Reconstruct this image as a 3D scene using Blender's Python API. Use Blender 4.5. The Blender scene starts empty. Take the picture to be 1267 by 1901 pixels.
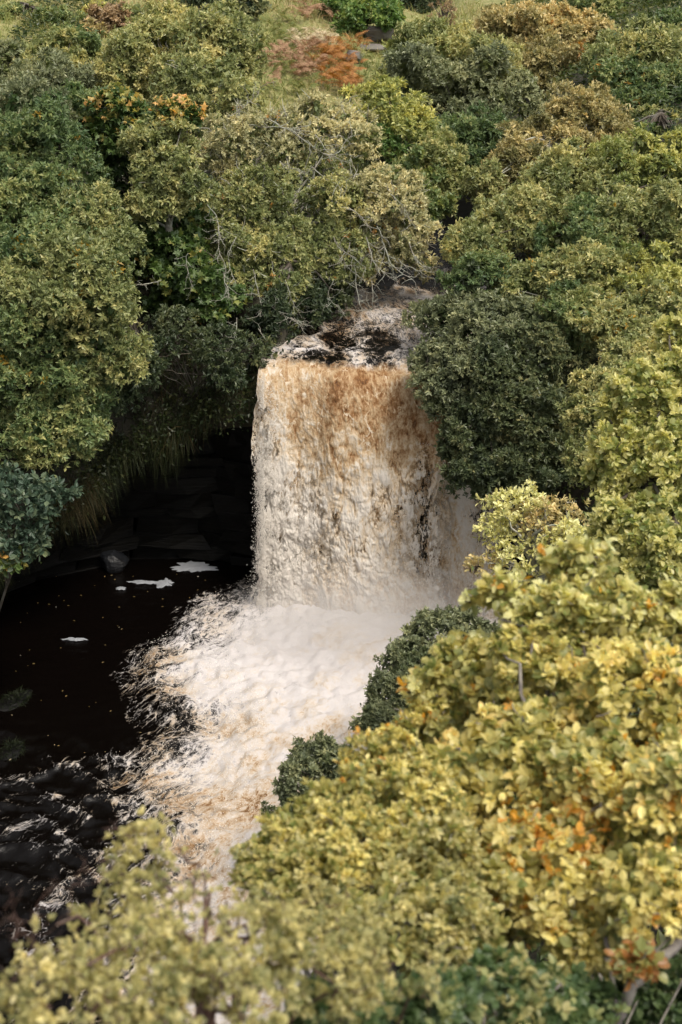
import bpy, math, random
import numpy as np
from mathutils import Matrix, Vector

S = bpy.context.scene
COL = S.collection
R = np.random.default_rng(7)
random.seed(7)

# ------------------------------------------------------------------ camera, sky, sun, exposure
CZ, PITCH, FPX = 17.2, math.radians(25.0), 2640.0
cam_d = bpy.data.cameras.new('camera')
cam = bpy.data.objects.new('camera', cam_d); COL.objects.link(cam)
cam.location = (0, 0, CZ); cam.rotation_euler = (math.pi/2-PITCH, 0, 0)
cam_d.sensor_fit = 'VERTICAL'; cam_d.sensor_height = 36.0; cam_d.sensor_width = 24.0; cam_d.lens = 50.0
cam_d.clip_start = 0.1; cam_d.clip_end = 3000
cam_d.dof.use_dof = True; cam_d.dof.focus_distance = 33.0; cam_d.dof.aperture_fstop = 3.2
S.camera = cam

SUN_DIR = Vector((0.36, -0.29, 0.88)).normalized()      # towards the sun
world = bpy.data.worlds.new('World'); S.world = world; world.use_nodes = True
wn = world.node_tree.nodes; wl = world.node_tree.links
bg = wn['Background']
sky = wn.new('ShaderNodeTexSky'); sky.sky_type = 'NISHITA'; sky.sun_disc = False
sky.sun_elevation = math.asin(SUN_DIR.z); sky.sun_rotation = math.atan2(SUN_DIR.x, SUN_DIR.y)
sky.dust_density = 4.0; sky.air_density = 1.0; sky.ozone_density = 1.0
hs = wn.new('ShaderNodeHueSaturation'); hs.inputs['Saturation'].default_value = 0.10     # thin cloud cover takes the blue out
wl.new(sky.outputs[0], hs.inputs['Color']); wl.new(hs.outputs[0], bg.inputs['Color'])
bg.inputs['Strength'].default_value = 0.15
sun_d = bpy.data.lights.new('sun', 'SUN'); sun = bpy.data.objects.new('sun', sun_d); COL.objects.link(sun)
sun_d.energy = 2.0; sun_d.angle = math.radians(14.0); sun_d.color = (1.0, 0.89, 0.74)
sun.rotation_euler = SUN_DIR.to_track_quat('Z', 'Y').to_euler()
S.view_settings.view_transform = 'Standard'; S.view_settings.look = 'None'
S.view_settings.gamma = 1.0; S.view_settings.exposure = 0.62
S.view_settings.use_curve_mapping = False
S.cycles.max_bounces = 7; S.cycles.diffuse_bounces = 4; S.cycles.glossy_bounces = 3
S.cycles.transmission_bounces = 4; S.cycles.transparent_max_bounces = 16; S.cycles.volume_bounces = 1
S.cycles.use_denoising = True
S.cycles.caustics_reflective = False; S.cycles.caustics_refractive = False

# ------------------------------------------------------------------ helpers
cp, sp_ = math.cos(PITCH), math.sin(PITCH)
def ray(px, py):
    u = (px-633.5)/FPX; v = -(py-950.5)/FPX
    return np.array([u, cp+v*sp_, -sp_+v*cp])
def at(px, py, Y):                       # the point on that line of sight Y metres out
    d = ray(px, py); t = Y/d[1]
    return np.array([0, 0, CZ])+d*t, t
def project(P):
    Q = np.asarray(P, float)-np.array([0, 0, CZ])
    dep = Q[:, 1]*cp-Q[:, 2]*sp_
    up = Q[:, 1]*sp_+Q[:, 2]*cp
    dep_s = np.where(dep > .05, dep, .05)
    return 633.5+FPX*Q[:, 0]/dep_s, 950.5-FPX*up/dep_s, dep

def _h(ix, iy, iz, seed):
    h = (ix.astype(np.uint32)*np.uint32(374761393)+iy.astype(np.uint32)*np.uint32(668265263)
         + iz.astype(np.uint32)*np.uint32(2147483647)+np.uint32((seed*1274126177) & 0xffffffff))
    h = (h ^ (h >> np.uint32(13)))*np.uint32(1274126177)
    h = (h ^ (h >> np.uint32(16)))*np.uint32(2246822519)
    return ((h ^ (h >> np.uint32(15))) & np.uint32(0xffffff)).astype(np.float64)/16777215.0
def vnoise(p, seed=0):
    p = np.asarray(p, float); i = np.floor(p).astype(np.int64); f = p-i
    f = f*f*f*(f*(f*6-15)+10); i = i.astype(np.int32)
    out = 0
    for dx in (0, 1):
        wx = f[..., 0] if dx else 1-f[..., 0]
        for dy in (0, 1):
            wy = f[..., 1] if dy else 1-f[..., 1]
            for dz in (0, 1):
                wz = f[..., 2] if dz else 1-f[..., 2]
                out = out+wx*wy*wz*_h(i[..., 0]+dx, i[..., 1]+dy, i[..., 2]+dz, seed)
    return out*2-1
def fbm(p, octv=4, seed=0, gain=.5):
    p = np.asarray(p, float); a = 1.; s = 0.; n = 0.
    for o in range(octv):
        s = s+a*vnoise(p, seed+o*17); n += a; a *= gain; p = p*2.03+11.7
    return s/n
def sstep(a, b, x):
    t = np.clip((x-a)/(b-a), 0, 1); return t*t*(3-2*t)
def norm(v):
    return v/np.maximum(np.linalg.norm(v, axis=-1, keepdims=True), 1e-9)
def rdirs(n):
    return norm(R.normal(size=(n, 3)))

def mesh_from(name, V, F, face_attr=None, point_attr=None, smooth=False):
    """V (n,3); F is an int array (m,3) or (m,4), or a list of such arrays."""
    me = bpy.data.meshes.new(name)
    if not isinstance(F, list): F = [F]
    F = [np.asarray(f, np.int32) for f in F if len(f)]
    nl = sum(f.size for f in F); nf = sum(len(f) for f in F)
    me.vertices.add(len(V)); me.vertices.foreach_set('co', np.asarray(V, np.float32).ravel())
    me.loops.add(nl); me.loops.foreach_set('vertex_index', np.concatenate([f.ravel() for f in F]))
    me.polygons.add(nf)
    ls = []; o = 0
    for f in F:
        k = f.shape[1]; ls.append(o+np.arange(len(f))*k); o += f.size
    me.polygons.foreach_set('loop_start', np.concatenate(ls).astype(np.int32))
    me.update(calc_edges=True)
    for dom, dct in (('FACE', face_attr), ('POINT', point_attr)):
        for k, a in (dct or {}).items():
            a = np.asarray(a, np.float32)
            if a.ndim == 1:
                at_ = me.attributes.new(k, 'FLOAT', dom); at_.data.foreach_set('value', a)
            elif a.shape[1] == 3 and k != 'col':
                at_ = me.attributes.new(k, 'FLOAT_VECTOR', dom); at_.data.foreach_set('vector', a.ravel())
            else:
                at_ = me.attributes.new(k, 'FLOAT_COLOR', dom)
                c4 = np.ones((len(a), 4), np.float32); c4[:, :3] = a[:, :3]; at_.data.foreach_set('color', c4.ravel())
    me.polygons.foreach_set('use_smooth', np.full(nf, bool(smooth)))
    return me
def link(name, me, mat=None, parent=None, kind=None, label=None, cat=None, group=None, loc=None):
    o = bpy.data.objects.new(name, me); COL.objects.link(o)
    if mat is not None and me is not None and len(me.materials) == 0: me.materials.append(mat)
    if parent is not None: o.parent = parent
    if loc is not None: o.location = loc
    for k, v in (('kind', kind), ('label', label), ('category', cat), ('group', group)):
        if v: o[k] = v
    return o
def thing(name, label, cat, loc, group=None):
    return link(name, None, label=label, cat=cat, group=group, loc=tuple(float(c) for c in loc))

class Tubes:
    def __init__(s): s.V = []; s.F = []; s.n = 0
    def add(s, pts, rad, sides=5):
        pts = np.asarray(pts, float); n = len(pts); rad = np.broadcast_to(np.asarray(rad, float), (n,))
        tg = norm(np.gradient(pts, axis=0)); ref = np.array([.31, .52, .79])
        a = norm(np.cross(tg, ref)); b = np.cross(tg, a)
        th = np.arange(sides)*2*np.pi/sides
        ring = pts[:, None]+rad[:, None, None]*(np.cos(th)[None, :, None]*a[:, None]+np.sin(th)[None, :, None]*b[:, None])
        i, j = np.meshgrid(np.arange(n-1), np.arange(sides), indexing='ij'); j2 = (j+1) % sides
        f = np.stack([i*sides+j, i*sides+j2, (i+1)*sides+j2, (i+1)*sides+j], -1).reshape(-1, 4)+s.n
        s.V.append(ring.reshape(-1, 3)); s.F.append(f); s.n += n*sides
    def mesh(s, name, org=(0, 0, 0)):
        return mesh_from(name, np.concatenate(s.V)-np.asarray(org), np.concatenate(s.F), smooth=True)

# ------------------------------------------------------------------ materials
def new_mat(name):
    m = bpy.data.materials.new(name); m.use_nodes = True
    nt = m.node_tree; nt.nodes.clear()
    out = nt.nodes.new('ShaderNodeOutputMaterial'); return m, nt, out
class NT:
    def __init__(s, nt): s.nt = nt
    def n(s, t, **kw):
        nd = s.nt.nodes.new(t)
        for k, v in kw.items(): setattr(nd, k, v)
        return nd
    def l(s, a, b): s.nt.links.new(a, b)
    def attr(s, name): return s.n('ShaderNodeAttribute', attribute_name=name)
    def math(s, op, a, b=None, c=None, clamp=False):
        nd = s.n('ShaderNodeMath', operation=op, use_clamp=clamp)
        for i, v in enumerate((a, b, c)):
            if v is None: continue
            if isinstance(v, (int, float)): nd.inputs[i].default_value = v
            else: s.l(v, nd.inputs[i])
        return nd.outputs[0]
    def noise(s, vec, scale, detail=4, rough=.55, dist=0.):
        nd = s.n('ShaderNodeTexNoise'); nd.inputs['Scale'].default_value = scale; nd.inputs['Detail'].default_value = detail
        nd.inputs['Roughness'].default_value = rough; nd.inputs['Distortion'].default_value = dist
        if vec is not None: s.l(vec, nd.inputs['Vector'])
        return nd.outputs[0]
    def ramp(s, fac, stops):
        nd = s.n('ShaderNodeValToRGB'); cr = nd.color_ramp
        while len(cr.elements) < len(stops): cr.elements.new(.5)
        for e, (p, c) in zip(cr.elements, stops):
            e.position = p; e.color = (*c, 1) if len(c) == 3 else c
        s.l(fac, nd.inputs[0]); return nd.outputs[0]
    def mixc(s, fac, a, b):
        nd = s.n('ShaderNodeMix', data_type='RGBA')
        for sock, v in ((nd.inputs[0], fac), (nd.inputs[6], a), (nd.inputs[7], b)):
            if isinstance(v, (int, float)): sock.default_value = v
            elif isinstance(v, tuple): sock.default_value = (*v, 1)
            else: s.l(v, sock)
        return nd.outputs[2]
    def mapr(s, v, a, b, c=0., d=1., smooth=True):
        nd = s.n('ShaderNodeMapRange'); nd.interpolation_type = 'SMOOTHSTEP' if smooth else 'LINEAR'
        s.l(v, nd.inputs[0])
        for i, x in enumerate((a, b, c, d)): nd.inputs[i+1].default_value = x
        return nd.outputs[0]

def leaf_material(name, trans=.35, rough=.45, spec=.45):
    m, nt, out = new_mat(name); k = NT(nt)
    a = k.attr('col'); col = a.outputs['Color']
    p = k.n('ShaderNodeBsdfPrincipled'); p.inputs['Roughness'].default_value = rough
    p.inputs['Specular IOR Level'].default_value = spec
    k.l(col, p.inputs['Base Color'])
    t = k.n('ShaderNodeBsdfTranslucent'); hsv = k.n('ShaderNodeHueSaturation')
    hsv.inputs['Saturation'].default_value = 1.15; hsv.inputs['Value'].default_value = 1.25
    k.l(col, hsv.inputs['Color']); k.l(hsv.outputs[0], t.inputs[0])
    mx = k.n('ShaderNodeMixShader'); mx.inputs[0].default_value = trans
    k.l(p.outputs[0], mx.inputs[1]); k.l(t.outputs[0], mx.inputs[2]); k.l(mx.outputs[0], out.inputs[0])
    return m
M_LEAF = leaf_material('leaf_tissue')
M_LEAF_NEAR = leaf_material('soft_leaf_tissue', .5, .42, .55)
M_GRASS = leaf_material('grass_blade', .25, .6, .2)

def bark(name, c1, c2, c3, scale=9):
    m, nt, out = new_mat(name); k = NT(nt)
    tc = k.n('ShaderNodeTexCoord').outputs['Object']
    n1 = k.noise(tc, scale, 6, .65); n2 = k.noise(tc, scale*.35, 3)
    c = k.mixc(k.mapr(n2, .42, .6), k.ramp(n1, [(.3, c1), (.65, c2)]), c3)
    p = k.n('ShaderNodeBsdfPrincipled'); p.inputs['Roughness'].default_value = .85; k.l(c, p.inputs['Base Color'])
    b = k.n('ShaderNodeBump'); b.inputs['Strength'].default_value = .6; b.inputs['Distance'].default_value = .01
    k.l(n1, b.inputs['Height']); k.l(b.outputs[0], p.inputs['Normal']); k.l(p.outputs[0], out.inputs[0])
    return m
M_BARK = bark('brown_bark', (.03, .022, .015), (.09, .07, .05), (.12, .11, .09))
M_LICHEN = bark('lichen_bark', (.16, .14, .11), (.36, .34, .28), (.30, .31, .25), 14)
M_GREYBARK = bark('smooth_grey_bark', (.07, .06, .055), (.17, .15, .135), (.22, .2, .17), 30)
M_RED = bark('red_stem_bark', (.055, .026, .02), (.12, .06, .042), (.10, .065, .05), 40)

def rock_material(name, c1, c2, c3, rough=.55, wet=.5, moss=None):
    m, nt, out = new_mat(name); k = NT(nt)
    tc = k.n('ShaderNodeTexCoord').outputs['Object']
    mp = k.n('ShaderNodeMapping'); mp.inputs['Scale'].default_value = (1, 1, 4); k.l(tc, mp.inputs[0])
    n1 = k.noise(mp.outputs[0], 2.2, 8, .62); n2 = k.noise(tc, .9, 4)
    c = k.mixc(k.mapr(n2, .45, .62), k.ramp(n1, [(.3, c1), (.7, c2)]), c3)
    p = k.n('ShaderNodeBsdfPrincipled'); p.inputs['Roughness'].default_value = rough
    p.inputs['Specular IOR Level'].default_value = wet
    k.l(c, p.inputs['Base Color'])
    b = k.n('ShaderNodeBump'); b.inputs['Strength'].default_value = .8; b.inputs['Distance'].default_value = .05
    k.l(n1, b.inputs['Height']); k.l(b.outputs[0], p.inputs['Normal']); k.l(p.outputs[0], out.inputs[0])
    return m
M_WETROCK = rock_material('wet_black_shale', (.0015, .0015, .0015), (.006, .0055, .005), (.0035, .003, .002), .55, .12)
M_BOULDER = rock_material('grey_sandstone', (.07, .06, .055), (.22, .19, .17), (.15, .14, .12), .8, .3)
M_WETBOULDER = rock_material('wet_grey_stone', (.004, .0045, .006), (.014, .016, .019), (.007, .007, .008), .45, .4)

def ground_material():
    m, nt, out = new_mat('turf_and_soil'); k = NT(nt)
    tc = k.n('ShaderNodeTexCoord').outputs['Object']
    n1 = k.noise(tc, .35, 6, .6); n2 = k.noise(tc, 5., 6, .6); n3 = k.noise(tc, .12, 3)
    soil = k.ramp(n2, [(.3, (.012, .010, .006)), (.6, (.03, .026, .014)), (.8, (.035, .045, .014))])
    turf = k.ramp(n2, [(.25, (.09, .11, .03)), (.5, (.18, .18, .06)), (.75, (.30, .24, .12))])
    a = k.attr('open').outputs['Fac']
    c = k.mixc(k.mapr(k.math('ADD', a, k.math('MULTIPLY', k.math('SUBTRACT', n1, .5), 2.2)), .25, .75), soil, turf)
    p = k.n('ShaderNodeBsdfPrincipled'); p.inputs['Roughness'].default_value = .9; k.l(c, p.inputs['Base Color'])
    b = k.n('ShaderNodeBump'); b.inputs['Strength'].default_value = .6; b.inputs['Distance'].default_value = .07
    k.l(n2, b.inputs['Height']); k.l(b.outputs[0], p.inputs['Normal']); k.l(p.outputs[0], out.inputs[0])
    return m
M_GROUND = ground_material()

FOAM_WHITE = (.51, .48, .475); FOAM_TAN = (.56, .42, .27); PEAT = (.25, .105, .028)

def water_shader(k):
    """peat-dark water; where 'foam' is high it is churned to froth, broken up as lace near its edge"""
    fl = k.attr('flow').outputs['Vector']; foam = k.attr('foam').outputs['Fac']; tan = k.attr('tan').outputs['Fac']
    n1 = k.noise(fl, 2.1, 9, .66, .9); n2 = k.noise(fl, 7.5, 7, .7, .6); n3 = k.noise(fl, .8, 5, .6, .5); n4 = k.noise(fl, 26, 4, .7, .3)
    vo = k.n('ShaderNodeTexVoronoi', feature='DISTANCE_TO_EDGE'); vo.inputs['Scale'].default_value = 3.2
    wv = k.n('ShaderNodeVectorMath', operation='ADD'); sc = k.n('ShaderNodeVectorMath', operation='SCALE')
    nz = k.n('ShaderNodeTexNoise'); nz.inputs['Scale'].default_value = 2.6; nz.inputs['Detail'].default_value = 5
    k.l(fl, nz.inputs['Vector']); k.l(nz.outputs[1], sc.inputs[0]); sc.inputs[3].default_value = .9
    k.l(fl, wv.inputs[0]); k.l(sc.outputs[0], wv.inputs[1]); k.l(wv.outputs[0], vo.inputs['Vector'])
    lace = k.mapr(vo.outputs['Distance'], .0, .14, 1., 0.)
    f = k.math('ADD', k.math('MULTIPLY', foam, 1.75), k.math('MULTIPLY', k.math('SUBTRACT', n1, .5), 2.4))
    f = k.math('ADD', f, k.math('MULTIPLY', k.math('SUBTRACT', n2, .5), 1.7))
    f = k.math('ADD', f, k.math('MULTIPLY', k.math('SUBTRACT', n4, .5), 1.1))
    f = k.math('ADD', f, k.math('MULTIPLY', lace, .34))
    mask = k.mapr(f, .48, 1.3)
    tn = k.math('ADD', k.math('MULTIPLY', k.math('SUBTRACT', n3, .5), 2.6), k.math('MULTIPLY', k.math('SUBTRACT', n2, .5), 2.9))
    tn = k.math('ADD', tn, k.math('MULTIPLY', k.math('SUBTRACT', n4, .5), .9))
    tn = k.math('ADD', tn, k.math('MULTIPLY', k.math('SUBTRACT', n1, .5), 1.7))
    tn = k.math('ADD', tn, tan)
    froth = k.ramp(k.mapr(tn, -.3, 1.35, smooth=False), [(.12, FOAM_WHITE), (.42, (.50, .445, .395)), (.68, (.42, .33, .24)), (.9, (.27, .17, .085)), (1., (.15, .075, .03))])
    b = k.n('ShaderNodeBump'); b.inputs['Strength'].default_value = .5; b.inputs['Distance'].default_value = .09
    k.l(k.math('ADD', k.math('MULTIPLY', n1, .6), k.math('ADD', k.math('MULTIPLY', n2, .8), k.math('MULTIPLY', n4, .4))), b.inputs['Height'])
    pf = k.n('ShaderNodeBsdfPrincipled'); pf.inputs['Roughness'].default_value = .6; pf.inputs['Specular IOR Level'].default_value = .25
    k.l(froth, pf.inputs['Base Color']); k.l(b.outputs[0], pf.inputs['Normal'])
    pw = k.n('ShaderNodeBsdfPrincipled'); pw.inputs['Roughness'].default_value = .2; pw.inputs['IOR'].default_value = 1.33
    pw.inputs['Specular IOR Level'].default_value = .30; pw.inputs['Base Color'].default_value = (.0018, .0012, .0009, 1)
    b2 = k.n('ShaderNodeBump'); b2.inputs['Strength'].default_value = .3; b2.inputs['Distance'].default_value = .05
    k.l(n2, b2.inputs['Height']); k.l(b2.outputs[0], pw.inputs['Normal'])
    mx = k.n('ShaderNodeMixShader'); k.l(mask, mx.inputs[0]); k.l(pw.outputs[0], mx.inputs[1]); k.l(pf.outputs[0], mx.inputs[2])
    return mx.outputs[0]
def water_material():
    m, nt, out = new_mat('peat_water'); k = NT(nt); k.l(water_shader(k), out.inputs[0]); return m
M_WATER = water_material()

def fall_material():
    """falling water: brown and glassy where it leaves the lip, aerated to cream and white lower down, torn open where thin"""
    m, nt, out = new_mat('falling_water'); k = NT(nt)
    fl = k.attr('flow').outputs['Vector']; thin = k.attr('thin').outputs['Fac']; over = k.attr('over').outputs['Fac']; tan = k.attr('ftan').outputs['Fac']
    n1 = k.noise(fl, 2.2, 8, .66, .4); n2 = k.noise(fl, 8.0, 7, .72, .3); n4 = k.noise(fl, 22., 4, .7, .2); n3 = k.noise(fl, .75, 5, .6, .3)
    t = k.math('ADD', tan, k.math('MULTIPLY', k.math('SUBTRACT', n3, .5), 1.0))
    t = k.math('ADD', t, k.math('MULTIPLY', k.math('SUBTRACT', n1, .5), 1.5))
    t = k.math('ADD', t, k.math('MULTIPLY', k.math('SUBTRACT', n2, .5), 2.3))
    t = k.math('ADD', t, k.math('MULTIPLY', k.math('SUBTRACT', n4, .5), .6))
    vo = k.n('ShaderNodeTexVoronoi', feature='DISTANCE_TO_EDGE'); vo.inputs['Scale'].default_value = 1.25
    wv = k.n('ShaderNodeVectorMath', operation='ADD'); sc = k.n('ShaderNodeVectorMath', operation='SCALE')
    nz = k.n('ShaderNodeTexNoise'); nz.inputs['Scale'].default_value = 3.0; nz.inputs['Detail'].default_value = 5
    k.l(fl, nz.inputs['Vector']); k.l(nz.outputs[1], sc.inputs[0]); sc.inputs[3].default_value = 1.5
    k.l(fl, wv.inputs[0]); k.l(sc.outputs[0], wv.inputs[1]); k.l(wv.outputs[0], vo.inputs['Vector'])
    lace = k.mapr(vo.outputs['Distance'], .0, .07, 1., 0.)
    t = k.math('SUBTRACT', t, k.math('MULTIPLY', lace, k.mapr(n1, .42, .62, 0., .8)))
    c = k.ramp(k.mapr(t, -.3, 1.25, smooth=False), [(0., (.70, .645, .575)), (.26, (.65, .54, .405)), (.50, (.51, .355, .20)), (.8, (.24, .11, .035)), (1., (.09, .036, .012))])
    h = k.math('ADD', thin, k.math('MULTIPLY', k.math('SUBTRACT', n1, .5), 1.7))
    h = k.math('ADD', h, k.math('MULTIPLY', k.math('SUBTRACT', n2, .5), 1.9))
    h = k.math('ADD', h, k.math('MULTIPLY', k.math('SUBTRACT', n4, .5), 1.1))
    hole = k.mapr(h, .55, .78)
    b = k.n('ShaderNodeBump'); b.inputs['Strength'].default_value = .7; b.inputs['Distance'].default_value = .08
    k.l(k.math('ADD', n2, k.math('MULTIPLY', n4, .6)), b.inputs['Height'])
    p = k.n('ShaderNodeBsdfPrincipled'); p.inputs['Roughness'].default_value = .5; p.inputs['Specular IOR Level'].default_value = .3
    k.l(c, p.inputs['Base Color']); k.l(b.outputs[0], p.inputs['Normal'])
    tl = k.n('ShaderNodeBsdfTranslucent'); k.l(c, tl.inputs[0]); ms = k.n('ShaderNodeMixShader'); ms.inputs[0].default_value = .15
    k.l(p.outputs[0], ms.inputs[1]); k.l(tl.outputs[0], ms.inputs[2]); p = ms
    tr = k.n('ShaderNodeBsdfTransparent')
    mx = k.n('ShaderNodeMixShader'); k.l(hole, mx.inputs[0]); k.l(p.outputs[0], mx.inputs[1]); k.l(tr.outputs[0], mx.inputs[2])
    # the run-up on the flat river is still dark water with lace, then the sheet turns over
    ov = k.mapr(k.math('ADD', over, k.math('MULTIPLY', k.math('SUBTRACT', n1, .5), .8)), .35, .65)
    m2 = k.n('ShaderNodeMixShader'); k.l(ov, m2.inputs[0]); k.l(water_shader(k), m2.inputs[1]); k.l(mx.outputs[0], m2.inputs[2])
    k.l(m2.outputs[0], out.inputs[0]); return m
M_FALL = fall_material()

def plain(name, c, rough=.6, spec=.3, trans=0.):
    m, nt, out = new_mat(name); k = NT(nt)
    tc = k.n('ShaderNodeTexCoord').outputs['Object']; n1 = k.noise(tc, 6, 6, .7)
    p = k.n('ShaderNodeBsdfPrincipled'); p.inputs['Roughness'].default_value = rough; p.inputs['Specular IOR Level'].default_value = spec
    k.l(k.ramp(n1, [(.3, tuple(x*.8 for x in c)), (.7, c)]), p.inputs['Base Color']); k.l(p.outputs[0], out.inputs[0])
    return m
M_SPRAY = plain('water_drops', (.80, .75, .68), .4)
M_FOAMPATCH = plain('drifting_foam', (.24, .25, .27), .7)
def mist_material():
    m, nt, out = new_mat('spray_mist'); k = NT(nt)
    tc = k.n('ShaderNodeTexCoord').outputs['Object']; ln = k.n('ShaderNodeVectorMath', operation='LENGTH'); k.l(tc, ln.inputs[0])
    n1 = k.noise(tc, 2.2, 3)
    r = k.math('ADD', ln.outputs['Value'], k.math('MULTIPLY', k.math('SUBTRACT', n1, .5), .5))
    v = k.n('ShaderNodeVolumePrincipled'); v.inputs['Color'].default_value = (.95, .93, .92, 1)
    k.l(k.mapr(r, .25, 1.0, .42, 0.), v.inputs['Density'])
    k.l(v.outputs[0], out.inputs['Volume']); return m
M_MIST = mist_material()

# ------------------------------------------------------------------ the lie of the land
LEFT = [(-1.9, 33.3), (-3.5, 34.0), (-5.5, 33.9), (-7.5, 33.0), (-9.5, 31.2), (-11, 28.5), (-12, 25), (-12.5, 20), (-14, 14), (-17, 5), (-22, -8), (-26, -30)]
RIGHT = [(4.6, 32.4), (4.2, 30.5), (3.3, 28), (2.2, 24), (.6, 20), (-1.4, 16), (-3.4, 11), (-6.5, 5), (-10, -2), (-15, -12), (-20, -30)]
BACK = [(-1.9, 33.3), (0, 33.0), (2.4, 32.9), (4.6, 32.4)]
LIP_LINE = BACK
def chain_dist(P, ch):
    d = np.full(len(P), 1e9)
    for a, b in zip(ch[:-1], ch[1:]):
        a = np.array(a, float); b = np.array(b, float); ab = b-a
        t = np.clip(((P-a)@ab)/(ab@ab), 0, 1)
        d = np.minimum(d, np.linalg.norm(P-a-t[:, None]*ab, axis=1))
    return d
POLY = np.array(LEFT[::-1]+BACK[1:]+RIGHT[1:], float)
def inside(P):
    c = np.zeros(len(P), bool); n = len(POLY)
    for i in range(n):
        x1, y1 = POLY[i]; x2, y2 = POLY[(i+1) % n]
        if y1 == y2: continue
        cond = (y1 > P[:, 1]) != (y2 > P[:, 1])
        c ^= cond & (P[:, 0] < (x2-x1)*(P[:, 1]-y1)/(y2-y1)+x1)
    return c
RC_Y = np.array([-40, 32, 35, 38, 43.4, 50, 58, 70, 90, 150, 450.]); RC_X = np.array([1.0, 1.0, 1.3, 2.2, 3.5, 5.6, 9, 14, 20, 26, 60.])
RC_W = np.array([2.8, 2.8, 2.1, 1.6, 1.3, 1.2, 1.1, 1, 1, 1, 1.])
def river_z(Y): return 5.85+.03*np.maximum(Y-32, 0)
def ground(x, y):
    P = np.stack([np.ravel(x), np.ravel(y)], -1).astype(float)
    dl = np.minimum(chain_dist(P, LEFT), chain_dist(P, BACK)); dr = chain_dist(P, RIGHT)
    sd = np.minimum(dl, dr); ins = inside(P); sd = np.where(ins, -sd, sd)
    s = np.abs(P[:, 0]-np.interp(P[:, 1], RC_Y, RC_X))-np.interp(P[:, 1], RC_Y, RC_W)
    zr = 5.2+.03*np.maximum(P[:, 1]-32, 0)
    top = zr+1.5*sstep(0, .7, s)+4.5*(1-np.exp(-np.maximum(s-.3, 0)*.36/4.5))+.05*np.maximum(P[:, 1]-52, 0)+.03*np.maximum(P[:, 1]-110, 0)
    rs = np.maximum(sd, 0)
    right = -1.2+1.7*sstep(0, .6, rs)+14.8*(1-np.exp(-rs*1.5/14.8))
    right = np.minimum(right, 15.2)
    w = np.clip(.5+(dl-dr)/1.6, 0, 1)
    st0 = .9*sstep(-1.6, -3.0, P[:, 0])
    h = np.where(sd < 0, -1.2, (-1.2+(top+1.2)*sstep(st0, st0+.5, sd))*(1-w)+right*w)
    b = fbm(np.c_[P*.45, np.zeros(len(P))], 4, 3)*.28*sstep(.4, 2., rs)+fbm(np.c_[P*.05, np.zeros(len(P))], 3, 9)*1.6*sstep(60, 120, P[:, 1])
    return h+b
def ground1(x, y): return float(ground([x], [y])[0])
def hit(px, py, y0=40., y1=120.):                        # where that line of sight meets the hillside
    d = ray(px, py); Y = np.linspace(y0, y1, 320); t = Y/d[1]
    P = np.array([0, 0, CZ])+d*t[:, None]; g = ground(P[:, 0], P[:, 1])
    i = int(np.argmax(P[:, 2] < g)) if (P[:, 2] < g).any() else 200
    return np.array([P[i, 0], P[i, 1], g[i]])

gx = np.concatenate([np.arange(-320, -32, 16), np.arange(-32, 32, .4), np.arange(32, 330, 16)])
gy = np.concatenate([np.arange(-70, -12, 8), np.arange(-12, 96, .4), np.arange(96, 450, 14)])
GX, GY = np.meshgrid(gx, gy, indexing='ij'); GZ = ground(GX, GY).reshape(GX.shape)
nx, ny = GX.shape
def grid_faces(nx, ny):
    i, j = np.meshgrid(np.arange(nx-1), np.arange(ny-1), indexing='ij')
    return np.stack([i*ny+j, (i+1)*ny+j, (i+1)*ny+j+1, i*ny+j+1], -1).reshape(-1, 4)
openm = sstep(41, 50, GY)*(1-sstep(0, 3, GX-np.interp(GY, RC_Y, RC_X)+5.5))
openm = np.maximum(openm, sstep(56, 66, GY)*.9)
link('hillside_terrain', mesh_from('hillside_terrain', np.stack([GX, GY, GZ], -1).reshape(-1, 3), grid_faces(nx, ny), point_attr={'open': openm.ravel()}, smooth=True), M_GROUND, kind='structure')

# ------------------------------------------------------------------ plunge pool
px_edge = [(482, 1085), (440, 1105), (385, 1135), (340, 1175), (285, 1215), (270, 1255), (300, 1310), (330, 1350), (300, 1400), (262, 1440), (285, 1490), (325, 1530), (300, 1600), (275, 1660), (240, 1760), (180, 1900)]
EDGE = []
for a, b in px_edge:
    d = ray(a, b); t = -CZ/d[2]; EDGE.append((d[0]*t, d[1]*t))
EDGE = np.array(EDGE)
yy = np.concatenate([np.arange(-30, 15, .9), np.arange(15, 35.4, .062)]); xx = np.concatenate([np.arange(-30, -9.5, .9), np.arange(-9.5, 5.2, .062)])
X, Y = np.meshgrid(xx, yy, indexing='ij'); P2 = np.stack([X.ravel(), Y.ravel()], -1)
xe = np.interp(P2[:, 1], EDGE[::-1, 1], EDGE[::-1, 0])
chainE = [tuple(e) for e in EDGE]
de = chain_dist(P2, chainE)*np.where(P2[:, 0] > xe, 1, -1)
p3 = np.c_[P2, np.zeros(len(P2))]
warp = np.c_[fbm(p3*.7, 3, 21), fbm(p3*.7, 3, 22), np.zeros(len(P2))]
de2 = de+.55*fbm(p3*.8, 4, 31)
foam = np.clip(.36+.30*de2, 0, .86)+.16*sstep(2.2, 4., de)
foam = np.maximum(foam, .66*sstep(.15, 1.0, de))+.06*fbm(p3*.9+warp, 3, 33)
foam = foam*sstep(-1.5, -.4, de2)-.95*sstep(-.5, -1.6, de2)
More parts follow.
